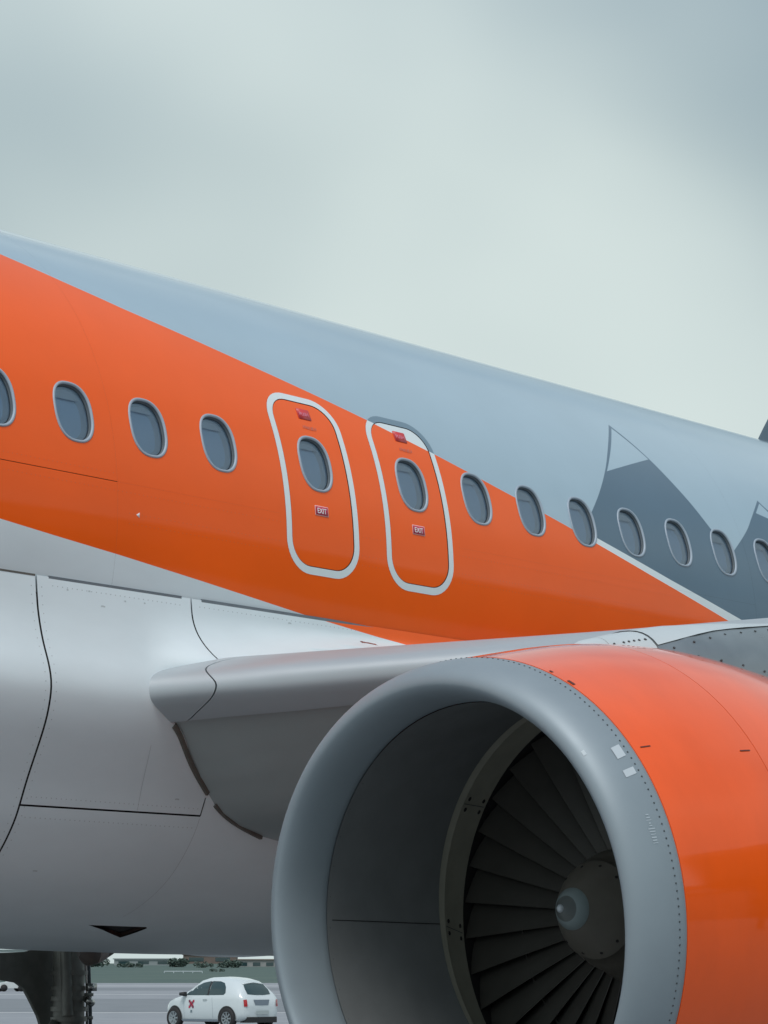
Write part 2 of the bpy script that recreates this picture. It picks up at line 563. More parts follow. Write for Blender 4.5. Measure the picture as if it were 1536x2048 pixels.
def build_fuselage():
    loops = [[(XA, TA), (XB, TA), (XB, TB), (XA, TB)], orange_poly, stripe_poly, mount_poly, cap1, cap2, cap3]
    loops += seam_polys + win_holes + door_in + door_gap + door_out
    lines = [[(XA, t), (XB, t)] for t in np.arange(TA + 2, TB, 2.0)]
    V, T = arrange(loops, lines)
    C = V[T].mean(1)
    inb = (C[:, 0] > XA) & (C[:, 0] < XB) & (C[:, 1] > TA) & (C[:, 1] < TB)
    hole = ~inb
    seam = np.zeros(len(T), bool)
    for h in win_holes + [seam_polys[5], seam_polys[8]]:
        hole |= pip(h, C)
    for i, h in enumerate(seam_polys):
        if i not in (5, 8):
            seam |= pip(h, C)
    cls = np.full(len(T), 'upper_skin', dtype=object)
    org = pip(orange_poly, C)
    low = ~org & (C[:, 1] < np.interp(C[:, 0], [p[0] for p in or_low], [p[1] for p in or_low]))
    cls[low] = 'lower_skin'
    cls[org] = 'orange_livery'
    stp = pip(stripe_poly, C)
    cls[stp & ~org] = 'white_stripe'
    mt = pip(mount_poly, C) & ~org & ~stp
    cls[mt] = 'mountain_graphic'
    for c in (cap1, cap2, cap3):
        cls[pip(c, C) & mt] = 'upper_skin'
    base = cls.copy()
    for i in range(2):
        di, dg, do = pip(door_in[i], C), pip(door_gap[i], C), pip(door_out[i], C)
        cls[do] = 'band%d' % i
        hole |= dg & ~di
        cls[di] = 'exit%d' % i
    mats = {'upper_skin': M_upper, 'lower_skin': M_fairing, 'orange_livery': M_orange, 'white_stripe': M_white,
            'mountain_graphic': M_grey}
    labels = {'upper_skin': 'silver blue painted upper fuselage skin', 'lower_skin': 'white painted lower fuselage skin',
              'orange_livery': 'orange painted fuselage band', 'white_stripe': 'thin white diagonal stripe',
              'mountain_graphic': 'grey mountain peaks painted on the fuselage'}
    names = {'upper_skin': 'upper_skin', 'lower_skin': 'lower_skin', 'orange_livery': 'livery_band',
             'white_stripe': 'livery_stripe', 'mountain_graphic': 'mountain_graphic'}
    sm = {'orange_livery': mat('orange_seam', (0.80, 0.095, 0.002), .5), 'lower_skin': mat('white_seam', (0.52, 0.58, 0.60), .5),
          'upper_skin': mat('silver_seam', (0.31, 0.41, 0.505), .5), 'white_stripe': mat('white_seam', (0.52, 0.58, 0.60), .5),
          'mountain_graphic': mat('grey_seam', (0.05, 0.09, 0.125), .5)}
    for i, h in enumerate(seam_polys):
        if i in (5, 8):
            continue
        inside = pip(h, C)
        for k in sm:
            sel = (base == k) & inside & ~hole
            if sel.sum() > 1:
                v2, f = sub_mesh(V, T, sel)
                v, n = cyl_map(v2, RF - 0.0002)
                part('panel_seam', v, f, sm[k], plane, AX, normals=n)
    hole |= seam
    for k in mats:
        sel = (cls == k) & ~hole
        v2, f = sub_mesh(V, T, sel)
        v, n = cyl_map(v2)
        o = part(names[k], v, f, mats[k], plane, AX, normals=n)
        o['label'] = labels[k]
    exits = []
    for i in range(2):
        sel = (cls == 'exit%d' % i) & ~hole
        v2, f = sub_mesh(V, T, sel)
        v, n = cyl_map(v2, RF - 0.0015)
        mi = [0 if b == 'orange_livery' else 1 for b in base[sel]]
        e = part('emergency_exit', v, f, [M_orange, M_white], plane, AX, midx=mi, normals=n)
        e['label'] = ['orange overwing exit hatch nearer the nose', 'overwing exit hatch with white upper corner'][i]
        exits.append(e)
        sel = (cls == 'band%d' % i) & ~hole
        v2, f = sub_mesh(V, T, sel)
        v, n = cyl_map(v2, RF + 0.0012)
        mi = [0 if b == 'orange_livery' else 1 for b in base[sel]]
        o = part('exit_outline', v, f, [M_white, M_band_grey], e, midx=mi, normals=n)
        o['label'] = 'painted outline round the exit hatch'
    # the rest of the tube
    secs = []
    for X in np.linspace(XA, XB, 30):
        secs.append([cyl_pt(X, R(t)) for t in np.linspace(TB, 360 + TA, 50)])
    v, f = loft(secs, closed=False, cap=False)
    part('far_side_skin', v, f, M_fairing, plane, AX)
    secs = []
    for X in np.linspace(XA, XB, 12):
        secs.append([cyl_pt(X, R(t), RF - 0.014 if False else RF - 0.13) for t in np.linspace(0, 360, 73)[:-1]])
    v, f = loft(secs)
    part('inner_structure', v, f, M_frame_dark, plane, AX)
    # backing just under the seams
    # nose and tail closing the tube
    prof_n = [(-9.0, 1.975, 0), (-10.5, 1.95, -.02), (-12, 1.78, -.12), (-13.2, 1.4, -.32), (-14.1, .9, -.55), (-14.6, .4, -.7), (-14.75, .05, -.74)]
    secs = [[(x, -r * math.cos(t), zc + r * math.sin(t)) for t in np.linspace(0, 2 * PI, 49)[:-1]] for x, r, zc in prof_n]
    v, f = loft(secs)
    part('nose_section', v, f, M_orange, plane, AX)
    prof_t = [(9.6, 1.975, 0), (12, 1.9, .05), (15, 1.6, .3), (18, 1.1, .72), (21, .5, 1.2), (22.3, .2, 1.4)]
    secs = [[(x, -r * math.cos(t), zc + r * math.sin(t)) for t in np.linspace(0, 2 * PI, 49)[:-1]] for x, r, zc in prof_t]
    v, f = loft(secs)
    part('tail_section', v, f, M_upper, plane, AX)
    return exits


exits = build_fuselage()

# windows: ring, rubber reveal, pane, inner bezel, blind, cabin shade
def ring_sections(profile, n=2.5, N=56):
    """profile: list of (inset from the outer ring edge, height over the skin)"""
    secs = []
    for inset, h in profile:
        ov = oval(0, HA - inset, HB - inset, n, N)
        secs.append([cyl_pt(x, R(t), RF + h) for x, t in ov])
    return loft(secs, cap=False)


def plate(inset, h, rows=8, tmin=None):
    """curved plate filling the oval, cut below tmin"""
    ov = oval(0, HA - inset, HB - inset)
    lines = [[(-HA, t), (HA, t)] for t in np.linspace(TH0 * DEG - 5, TH0 * DEG + 5, rows)]
    if tmin is not None:
        lines.append([(-HA, tmin), (HA, tmin)])
    V, T = arrange([ov], lines)
    C = V[T].mean(1)
    sel = pip(ov, C)
    if tmin is not None:
        sel &= C[:, 1] > tmin
    v2, f = sub_mesh(V, T, sel)
    v, n = cyl_map(v2, RF + h)
    return v, f, n


_v, _f = ring_sections([(0.0, -0.002), (0.001, 0.0035), (0.006, 0.006), (0.011, 0.0055), (0.0145, 0.003), (0.0165, -0.003)])
RING = mk_mesh('window_frame', _v, _f, M_ring)
_v, _f = ring_sections([(0.0160, -0.002), (0.0165, -0.012), (0.0180, -0.022), (0.022, -0.024)])
REVEAL = mk_mesh('window_seal', _v, _f, M_rubber)
_v, _f, _n = plate(0.0185, -0.020)
PANE = mk_mesh('pane', _v, _f, M_glass, normals=_n)
_v, _f = ring_sections([(0.019, -0.024), (0.026, -0.034), (0.036, -0.046), (0.042, -0.054)])
BEZEL = mk_mesh('inner_bezel', _v, _f, M_bezel)
_v, _f, _n = plate(0.030, -0.054)
SHADE = mk_mesh('cabin_shade', _v, _f, M_shade, normals=_n)
BLINDS = []
for _t in (3.1, 2.6, 3.4, 2.9):
    _v, _f, _n = plate(0.027, -0.040, tmin=TH0 * DEG + _t)
    BLINDS.append(mk_mesh('blind', _v, _f, M_blind, normals=_n))
for k, x in WIN_X.items():
    w = link('window', RING, plane, (x, 0, ZG))
    for nm, me in (('window_seal', REVEAL), ('pane', PANE), ('inner_bezel', BEZEL), ('cabin_shade', SHADE), ('blind', BLINDS[int(k[1:]) * 7 % 4])):
        link(nm, me, w)
for e, x in zip(exits, EXIT_X):
    for nm, me in (('window_frame', RING), ('window_seal', REVEAL), ('pane', PANE), ('inner_bezel', BEZEL), ('cabin_shade', SHADE), ('blind', BLINDS[0])):
        link(nm, me, e, (x, 0, 0))


# placards on the exits: thin plates on the skin, lettering on top
def skin_frame(X, s, h):
    th = s / RF
    p = Vector(cyl_pt(X, th, RF + h))
    ex = Vector((1, 0, 0))
    ey = Vector((0, math.sin(th), math.cos(th)))
    ez = Vector((0, -math.cos(th), math.sin(th)))
    m = Matrix((ex, ey, ez)).transposed().to_4x4()
    m.translation = p
    return m


def rounded_plate(hw, hh, r, t=0.0016):
    pts = []
    for cx, cy, a0 in ((hw - r, hh - r, 0), (-hw + r, hh - r, 90), (-hw + r, -hh + r, 180), (hw - r, -hh + r, 270)):
        for k in range(4):
            a = R(a0 + 30 * k)
            pts.append((cx + r * math.cos(a), cy + r * math.sin(a)))
    return loft([[(x, y, -0.002) for x, y in pts], [(x, y, t) for x, y in pts]])


def text_mesh(txt, height, width, m, name, bold=0.0):
    cu = bpy.data.curves.new(name, 'FONT')
    cu.body = txt
    cu.align_x = 'CENTER'
    cu.align_y = 'CENTER'
    cu.extrude = 0.02
    cu.offset = bold
    o = bpy.data.objects.new(name, cu)
    COL.objects.link(o)
    dg = bpy.context.evaluated_depsgraph_get()
    me = bpy.data.meshes.new_from_object(o.evaluated_get(dg))
    bpy.data.objects.remove(o)
    me.name = name
    co = np.array([v.co for v in me.vertices])
    mn, mx = co.min(0), co.max(0)
    sc = np.array([width / (mx[0] - mn[0]), height / (mx[1] - mn[1]), 0.0012 / max(1e-6, mx[2] - mn[2])])
    co = (co - (mn + mx) / 2) * sc
    for v, c in zip(me.vertices, co):
        v.co = c
    me.materials.clear()
    me.materials.append(m)
    return me


EXIT_TXT = text_mesh('EXIT', 0.031, 0.074, M_sign_white, 'exit_lettering', 0.012)
PUSH_TXT = text_mesh('PUSH', 0.024, 0.074, M_push_txt, 'push_lettering', 0.02)
for e, x in zip(exits, EXIT_X):
    s = R(6.72) * RF
    xs = x - 0.003
    v, f = rounded_plate(0.055, 0.029, 0.003, 0.0016)
    o = part('sign_border', v, f, M_sign_pink, e)
    o.matrix_local = skin_frame(xs, s, 0.0)
    v, f = rounded_plate(0.0500, 0.0245, 0.002, 0.0026)
    o = part('exit_sign', v, f, M_sign_red, e)
    o.matrix_local = skin_frame(xs, s, 0.0)
    o['label'] = 'small dark red sign reading EXIT'
    o = link('exit_lettering', EXIT_TXT, e)
    o.matrix_local = skin_frame(xs, s, 0.0035)
    s = R(24.68) * RF
    xp = x + 0.017
    v, f = rounded_plate(0.053, 0.036, 0.006, 0.0016)
    o = part('push_placard', v, f, M_push_red, e)
    o.matrix_local = skin_frame(xp, s, 0.0)
    o['label'] = 'red placard reading PUSH'
    o = link('push_lettering', PUSH_TXT, e)
    o.matrix_local = skin_frame(xp, s, 0.0024)
    # faded, unreadable row of print under the placard
    rs = random.Random(5)
    vf = []
    xx = -0.055
    while xx < 0.055:
        w = rs.uniform(0.005, 0.010)
        vf.append(box(xx, xx + w, -0.013 + rs.uniform(0, 0.006), 0.013 - rs.uniform(0, 0.006), -0.001, 0.0008))
        xx += w + rs.uniform(0.003, 0.007)
    v, f = join(*vf)
    o = part('faded_print', v, f, M_faint, e, smooth=False)
    o.matrix_local = skin_frame(x + 0.03, R(22.0) * RF, 0.0)

# small white arrow marker low on the orange skin
v, f = loft([[(-0.012, 0, -0.002), (0.010, 0.014, -0.002), (0.010, -0.014, -0.002)], [(-0.012, 0, 0.0016), (0.010, 0.014, 0.0016), (0.010, -0.014, 0.0016)]])
o = part('arrow_marker', v, f, M_sign_white, plane)
o.matrix_local = Matrix.Translation((0, 0, ZG)) @ skin_frame(-1.44, R(0.36) * RF, 0)

# blade antenna on the crown
secs = []
for h, x0, x1, t in ((0, 7.36, 7.98, .03), (.02, 7.37, 7.97, .024), (.25, 7.55, 7.93, .018), (.36, 7.64, 7.90, .012), (.38, 7.68, 7.88, .006)):
    secs.append([(x0, 0, RF - .01 + h), (x0 + .12 * (x1 - x0), -t, RF - .01 + h), (x0 + .6 * (x1 - x0), -t, RF - .01 + h), (x1, 0, RF - .01 + h),
                 (x0 + .6 * (x1 - x0), t, RF - .01 + h), (x0 + .12 * (x1 - x0), t, RF - .01 + h)])
v, f = loft(secs)
part('blade_antenna', v, f, mat('antenna_grey', (0.10, 0.145, 0.18), 0.4), plane, AX, sharp=30)

# ------------------------------------------------------------------ wing-body fairing
SEC = catmull([(-1.9385, -.384), (-1.960, -.563), (-2.004, -.726), (-2.054, -.849), (-2.077, -.949), (-2.066, -1.046), (-2.034, -1.152),
               (-1.972, -1.286), (-1.908, -1.419), (-1.857, -1.543), (-1.815, -1.630), (-1.72, -1.763), (-1.55, -1.93), (-1.25, -2.09),
               (-.8, -2.19), (-.4, -2.225), (0, -2.232)], 10)
for _ in range(14):                # even out the hand-measured section
    SEC[1:-1] = 0.25 * SEC[:-2] + 0.5 * SEC[1:-1] + 0.25 * SEC[2:]
SEC_T = np.r_[0, np.cumsum(np.hypot(*np.diff(SEC, axis=0).T))]
WMAX = SEC_T[-1]


def sstep(a, b, x):
    t = np.clip((x - a) / (b - a), 0, 1)
    return t * t * (3 - 2 * t)


def w_of_z(z):
    return float(np.interp(-z, -SEC[:, 1], SEC_T))


def w_of_y(y):
    i = int(np.argmin(SEC[:, 0]))
    return float(np.interp(y, SEC[i:, 0], SEC_T[i:]))


def fair_pt(X, w):
    X = np.asarray(X, float)
    w = np.asarray(w, float)
    y = np.interp(w, SEC_T, SEC[:, 0])
    z = np.interp(w, SEC_T, SEC[:, 1])
    ztop = -.74 + 0.16 * np.clip(X + 1.0, 0, 1.2)
    g = np.clip((-.44 - z) / (-.44 - ztop + 1e-6), 0, 1) ** 2.2
    g = g * (1 - sstep(-ztop + .03, -ztop + .14, -z))
    y = y - 0.15 * sstep(-1.42, -1.0, X) * g
    z = z + 0.06 * (1 - sstep(-2.6, .6, X)) * sstep(1.75, 2.2, -z)
    # front and rear run out into the tube
    k = sstep(-6.8, -3.4, X) * (1 - sstep(5.0, 8.5, X))
    th = np.interp(w, [0, WMAX], [R(-11.2), R(-90)])
    yc, zc = -(RF - .03) * np.cos(th), (RF - .03) * np.sin(th)
    return np.stack([X, yc * (1 - k) + y * k, zc * (1 - k) + z * k], -1)


def build_fairing():
    gA, gB = 0.012, 0.010
    wC = w_of_z(-1.543)
    wCe = w_of_z(-1.536)
    wCu = w_of_z(-1.44)
    wB = w_of_z(-.80)
    naca = [(-0.95, w_of_y(-1.105)), (-0.54, w_of_y(-1.13)), (-0.515, w_of_y(-1.11)), (-0.50, w_of_y(-0.875)), (-0.60, w_of_y(-0.93)), (-0.78, w_of_y(-1.03))]
    gaps = [[(-2.11 - gA / 2, 0.0), (-2.11 + gA / 2, 0.0), (-2.11 + gA / 2, WMAX - .3), (-2.11 - gA / 2, WMAX - .3)],
            [(-1.014 - gB / 2, 0.0), (-1.014 + gB / 2, 0.0), (-1.014 + gB / 2, wB + .1), (-1.014 - gB / 2, wB + .1)],
            [(-2.11, wC - .005), (-.845, wCe - .005), (-.845, wCe + .005), (-2.11, wC + .005)],
            [(-.850, wCu), (-.842, wCu), (-.842, wCe), (-.850, wCe)]]
    thin = [[(-.842 + dx, wCe) for dx in (0,)]]
    loops = [[(-7, 0), (8.6, 0), (8.6, WMAX), (-7, WMAX)], naca] + gaps
    oline = [(-0.1, w_of_z(-.384)), (0.06, w_of_z(-.397)), (0.813, w_of_z(-.478)), (2.0, w_of_z(-.60)), (4.5, w_of_z(-.80))]
    oline[0] = (-0.03, 0.0)
    lines = [[(-7, w), (8.6, w)] for w in np.arange(.03, WMAX, .03)]
    lines += [[(x, 0), (x, WMAX)] for x in list(np.arange(-6.9, -2.2, .2)) + list(np.arange(-2, -.6, .05)) + list(np.arange(-.5, 8.5, .25))]
    lines.append(oline)
    V, T = arrange(loops, lines)
    C = V[T].mean(1)
    inb = (C[:, 0] > -7) & (C[:, 0] < 8.6) & (C[:, 1] > 0) & (C[:, 1] < WMAX)
    hole = ~inb | pip(naca, C)
    for gp in gaps:
        hole |= pip(gp, C)
    org = (C[:, 0] > -.03) & (C[:, 1] < np.interp(C[:, 0], [p[0] for p in oline], [p[1] for p in oline]))
    zone = np.zeros(len(T), int)
    zone[C[:, 0] < -2.11] = 1
    zone[(C[:, 0] > -2.11) & (C[:, 1] > wC)] = 2
    zone[(C[:, 0] > -1.014) & (C[:, 1] < wB + .1)] = 3
    eps = 1e-3
    for zn in range(4):
        sel = (zone == zn) & ~hole
        v2, f = sub_mesh(V, T, sel)
        v = fair_pt(v2[:, 0], v2[:, 1])
        du = fair_pt(v2[:, 0] + eps, v2[:, 1]) - fair_pt(v2[:, 0] - eps, v2[:, 1])
        dv = fair_pt(v2[:, 0], np.minimum(v2[:, 1] + .012, WMAX)) - fair_pt(v2[:, 0], np.maximum(v2[:, 1] - .012, 0))
        n = np.cross(dv, du)
        n /= np.linalg.norm(n, axis=1)[:, None] + 1e-12
        n *= np.where(n[:, 1] > 0.2, -1, 1)[:, None]
        bot = np.abs(v[:, 1]) < 0.3
        n[bot & (n[:, 2] > 0)] *= -1
        v = v + n * 0.006
        fa = np.array(f)
        gn = np.cross(v[fa[:, 1]] - v[fa[:, 0]], v[fa[:, 2]] - v[fa[:, 0]])
        flip = (gn * n[fa[:, 0]]).sum(1) < 0
        f = [tuple(q[::-1]) if b else q for q, b in zip(f, flip)]
        part('fairing_panel', v, f, [M_fairing, M_orange], plane, AX, midx=[int(b) for b in org[sel]], normals=n)
    # backing behind the panel gaps
    secs = []
    for X in np.linspace(-6.4, 8.2, 60):
        ws = np.linspace(0.03, WMAX, 60)
        P = fair_pt(np.full(60, X), ws)
        secs.append([(p[0], p[1] * 0.985 + 0.0, p[2] * 0.99) for p in P])
    v, f = loft(secs, closed=False, cap=False)
    part('fairing_backing', v, f, M_frame_dark, plane, AX)
    secs = []
    for X in np.linspace(-7, 8.6, 50):
        ws = np.linspace(0, WMAX, 40)
        P = fair_pt(np.full(40, X), ws)
        secs.append([(p[0], -p[1], p[2]) for p in P])
    v, f = loft(secs, closed=False, cap=False)
    part('far_fairing_panel', v, f, M_fairing, plane, AX)
    # air inlet ramp inside the opening
    a = fair_pt(np.array([p[0] for p in naca]), np.array([p[1] for p in naca]))
    top = [tuple(p) for p in a]
    deep = [(p[0] + .10 * (i in (1, 2, 3)), p[1] + (.02 if i == 0 else .10), p[2] + (.01 if i in (0, 5) else .14)) for i, p in enumerate(top)]
    v, f = loft([top, deep], cap=True, ends=(False, True))
    part('air_inlet', v, f, mat('inlet_brown', (0.10, 0.07, 0.06), 0.7), plane, AX, smooth=False)

    # grey sealant strips along the top edge
    def strip(x0, x1, h, zoff, m):
        secs = []
        for X in np.linspace(x0, x1, 24):
            zz = -.379 - 0.03 * sstep(0, 1.2, X) - zoff
            row = []
            for dz, r in ((0, -.004), (0.001, .0085), (-h + .001, .0105), (-h, -.004)):
                z = zz + dz
                row.append((X, -math.sqrt(RF * RF - z * z) - r, z))
            secs.append(row)
        v, f = loft(secs)
        part('sealant_strip', v, f, m, plane, AX, sharp=30)
    strip(-6.0, -2.116, 0.010, 0.002, M_seal_dark)
    strip(-2.025, -1.085, 0.021, 0.0, M_seal)
    strip(-0.935, 1.6, 0.017, 0.0, M_seal)


build_fairing()

# fasteners, faint joints and marks on the skin
def dots(pts, r, m, name, parent, loc, n=6):
    """pts: (position, normal); small flat heads"""
    V, F = [], []
    for p, nrm in pts:
        p, nrm = Vector(p), Vector(nrm).normalized()
        ex = Vector((1, 0, 0))
        ex = (ex - nrm * ex.dot(nrm)).normalized()
        ey = nrm.cross(ex)
        b = len(V)
        for h in (-.001, .0007):
            for k in range(n):
                a = 2 * PI * k / n
                V.append(tuple(p + nrm * h + ex * r * math.cos(a) + ey * r * math.sin(a)))
        for k in range(n):
            j = (k + 1) % n
            F.append((b + k, b + j, b + n + j, b + n + k))
        F.append(tuple(b + n + k for k in range(n)))
    return tag(part(name, V, F, m, parent, loc, smooth=False), kind='stuff')


rows = []
for th, x0, x1 in ((3.6, -2.6, 4.4), (0.4, -1.5, 4.4), (-1.2, -1.5, 4.4), (6.3, -2.6, -1.6)):
    for X in np.arange(x0, x1, .03):
        if not any(abs(X - e) < .33 for e in EXIT_X) and pip(orange_poly, np.array([[X, th]]))[0]:
            t = R(th)
            rows.append(((X, -RF * math.cos(t), RF * math.sin(t)), (0, -math.cos(t), math.sin(t))))
dots(rows, .0026, mat('orange_rivet', (0.70, 0.12, 0.03), 0.4), 'skin_rivets', plane, AX)


def fair_n(X, w):
    e = .01
    du = fair_pt(X + e, w) - fair_pt(X - e, w)
    dv = fair_pt(X, min(w + e, WMAX)) - fair_pt(X, max(w - e, 0))
    n = np.cross(dv, du)
    n /= np.linalg.norm(n)
    return n if n[1] < 0.05 else -n


rows = []
def frow(x0, x1, w0, w1, n):
    for k in range(n):
        X, w = x0 + (x1 - x0) * k / (n - 1), w0 + (w1 - w0) * k / (n - 1)
        nn = fair_n(X, w)
        rows.append((fair_pt(X, w) + nn * .006, nn))
frow(-2.145, -2.145, .06, WMAX - .5, 60)
frow(-2.075, -2.075, .06, WMAX - .5, 60)
frow(-2.05, -.88, w_of_z(-1.50), w_of_z(-1.50), 36)
frow(-2.05, -.88, w_of_z(-1.60), w_of_z(-1.60), 36)
frow(-2.0, -1.1, .045, .045, 28)
frow(-.95, .3, .040, .040, 36)
dots(rows, .0034, mat('fairing_screw', (0.44, 0.49, 0.51), 0.5), 'fairing_screws', plane, AX)


def fair_line(name, pts, wd, m, h=.0068):
    L, Rr = [], []
    for i, (X, w) in enumerate(pts):
        a, b = pts[max(0, i - 1)], pts[min(len(pts) - 1, i + 1)]
        t = np.array([b[0] - a[0], b[1] - a[1]])
        t /= np.linalg.norm(t)
        nn = fair_n(X, w)
        off = np.array([-t[1], t[0]]) * wd / 2
        L.append(tuple(fair_pt(X + off[0], min(max(w + off[1], 0), WMAX)) + nn * h))
        Rr.append(tuple(fair_pt(X - off[0], min(max(w - off[1], 0), WMAX)) + nn * h))
    v, f = loft([L, Rr], closed=False, cap=False)
    return part(name, v, f, m, plane, AX)


M_fseam = mat('fairing_joint', (0.40, 0.44, 0.46), 0.6)
fair_line('fairing_joint', [(-.846, w) for w in np.linspace(w_of_z(-1.55), w_of_z(-2.08), 20)], .0028, M_fseam)
fair_line('fairing_joint', [(-1.36 + .05 * k / 12, w) for k, w in enumerate(np.linspace(w_of_z(-1.20), w_of_z(-1.53), 13))], .0022, M_fseam)
fair_line('fairing_joint', [(-2.60, w) for w in np.linspace(w_of_z(-.45), w_of_z(-1.9), 30)], .0028, M_fseam)
M_smudge = mat('faint_smudge', (0.47, 0.53, 0.55), 0.6)
for X, z, l in ((-1.66, -.50, .03), (-1.80, -1.86, .03), (-1.05, -1.46, .03), (-.25, -.44, .025), (-1.9, -.44, .012), (-1.75, -.43, .014), (-1.5, -.455, .012), (-1.36, -.45, .012)):
    fair_line('scuff', [(X - l / 2, w_of_z(z)), (X, w_of_z(z) - .002), (X + l / 2, w_of_z(z))], .008, M_smudge)
# inspection lamp: dark lens in a shallow oval on the fairing over the wing
nn = fair_n(.36, w_of_z(-.500))
fair_line('inspection_lamp', [(.29, w_of_z(-.498)), (.325, w_of_z(-.494)), (.37, w_of_z(-.496)), (.42, w_of_z(-.503))], .020, mat('lamp_lens', (0.05, 0.075, 0.095), 0.1, coat=.6))

# ------------------------------------------------------------------ wings
UP = [(0, 0), (.008, .038), (.038, .076), (.095, .108), (.184, .139), (.318, .178), (.543, .222), (.98, .275), (1.8, .36), (3.0, .37), (4.5, .27), (5.6, .13), (6.2, .03)]
LO = [(.006, -.036), (.034, -.066), (.083, -.096), (.153, -.134), (.245, -.170), (.42, -.205), (.62, -.24), (.99, -.29), (1.8, -.36), (3.0, -.36), (4.5, -.22), (5.6, -.06), (6.2, .0)]
LO_ROOT = [(.006, -.036), (.034, -.066), (.083, -.096), (.153, -.134), (.24, -.182), (.30, -.320), (.43, -.44), (.99, -.627), (1.8, -.72), (3.0, -.66), (4.5, -.40), (5.6, -.12), (6.2, .0)]


def wing_section(y, side=-1, shrink=0.0):
    ay = abs(y)
    xle = -1.445 + (ay - 2.05) * 0.5206
    zle = -.934 + (ay - 2.05) * 0.060 + max(0, ay - 6.4) * 0.03
    if ay < 6.4:
        chord = 6.2 - (ay - 2.05) * 0.5206
        chord = max(chord, 3.9)
    else:
        chord = 3.95 - (ay - 6.4) * (2.45 / 10.6)
    ts = np.interp(ay, [1.5, 2.05, 4.0, 6.4, 17], [1.02, 1.0, .74, .62, .22])
    nose = np.interp(ay, [1.5, 2.05, 4.0, 6.4, 17], [1.02, 1.0, .74, .62, .3])
    rt = float(1 - sstep(2.0, 4.2, ay))
    pts = []

    def sx(x):
        # nose region keeps its own scale, the rest stretches to the chord
        a = min(x, .6) * nose
        if x > .6:
            a = .6 * nose + (x - .6) * (chord - .6 * nose) / 5.6
        return a
    up = [(sx(x), z * ts) for x, z in UP]
    lo = [(sx(x), (a * (1 - rt) + b * rt) * ts) for (x, a), (_, b) in zip(LO, LO_ROOT)]
    full = catmull(up[::-1] + lo, 3)        # one smooth curve round the nose
    up = full[:3 * (len(UP) - 1) + 1]
    ring = [tuple(p) for p in full]
    return [(xle + x + shrink * (1 if x < .5 else 0), side * ay, zle + z) for x, z in ring], len(up)


def build_wing(side):
    st = [1.4, 1.8, 2.05, 2.2, 2.4, 2.7, 3.0, 3.5, 4.0, 4.5, 5.0, 5.75, 6.4, 7.5, 9, 11, 13, 15, 17]
    secs = [wing_section(y, side, 0.022)[0] for y in st]
    v, f = loft(secs)
    if side > 0:
        f = [tuple(reversed(q)) for q in f]
    w = part('wing', v, f, M_wing, plane, AX, sharp=38)
    w['label'] = 'grey port wing over the engine' if side < 0 else 'far starboard wing'
    if side > 0:
        return w
    # slat and fixed nose as proud shells round the leading edge
    nup = nup_ = wing_section(3.0)[1]
    i_le = nup - 1
    i0, i1 = i_le - 20, i_le + 14

    def edge(d):
        return lambda k: (2.40 - .16 * (1 - math.exp(-(k / 8) ** 2)) if k < 0 else 2.40 - .00153 * k * k) + d

    def shell(name, ys, m, i0, i1, off=0.008, skew=0.0):
        secs = []
        for q, y in enumerate(ys):
            if callable(y):
                seg = [Vector(wing_section(y(i - i_le), side)[0][i]) for i in range(i0, i1)]
            else:
                seg = [Vector(p) for p in wing_section(y, side)[0][i0:i1]]
            outp, inp = [], []
            for i, p in enumerate(seg):
                a = seg[max(0, i - 1)]
                b = seg[min(len(seg) - 1, i + 1)]
                t = (b - a).normalized()
                n = Vector((t.z, 0, -t.x))
                outp.append((p, n))
            mid = outp[len(outp) // 2]
            sgn = -1 if mid[1].x > 0 else 1
            sk = skew * (1 if q == 0 else 0)
            o_ = []
            for i, (p, n) in enumerate(outp):
                d = Vector((0, -sk * ((i / len(outp)) - .5), 0))
                o_.append(p + n * sgn * off + d)
            i_ = [p - n * sgn * 0.03 for p, n in outp][::-1]
            secs.append([tuple(p) for p in o_ + i_])
        v, f = loft(secs)
        return part(name, v, f, m, w, sharp=40)
    shell('leading_edge_cap', [1.80, edge(-.36), edge(-.2), edge(-.1), edge(0)], M_slat, i0, i1)
    shell('slat', [edge(.008), edge(.15), 2.7, 3.0, 3.5, 4.0, 4.5, 5.0, 5.45], M_slat, i0, i1)
    shell('slat', [6.1, 6.8, 7.5, 9, 11, 13, 15, 16.6], M_slat, i0, i1)
    # rubber seal where the lower skin meets the fairing: follow the true intersection
    ys = np.linspace(1.6, 2.25, 66)
    S3 = np.array([wing_section(y, side)[0] for y in ys])
    cr = []
    for i in range(nup_ + 13, S3.shape[1] - 14):
        c = S3[:, i, :]
        hw = np.interp(-c[:, 2], -SEC[:, 1], -SEC[:, 0])
        k = int(np.argmin(abs(hw - ys)))
        cr.append((c[k, 0], c[k, 2]))
    cr = catmull(cr, 6)
    for _ in range(60):
        cr[1:-1] = .25 * cr[:-2] + .5 * cr[1:-1] + .25 * cr[2:]
    def seal(seg, wd):
        secs = []
        for i, (x, z) in enumerate(seg):
            a, b = seg[max(0, i - 1)], seg[min(len(seg) - 1, i + 1)]
            t = np.array([b[0] - a[0], b[1] - a[1]])
            t /= np.linalg.norm(t)
            n = np.array([t[1], -t[0]])
            y0 = float(np.interp(-z, -SEC[:, 1], SEC[:, 0]))
            row = []
            for k, dy in ((-.5, .05), (-.5, -.012), (-.2, -.020), (.5, -.018), (.5, .05)):
                yy = y0 + dy
                row.append((x + n[0] * wd * k, yy, z + n[1] * wd * k))
            secs.append(row)
        v, f = loft(secs)
        part('root_seal', v, f, M_seal_dark, w, sharp=35)
    zs = np.array([c[1] for c in cr])
    n1 = int(np.argmax(zs < -1.425))
    n2 = int(np.argmax(zs < -1.465))
    seal(cr[:n1], 0.032)
    seal(cr[n2:], 0.034)
    return w


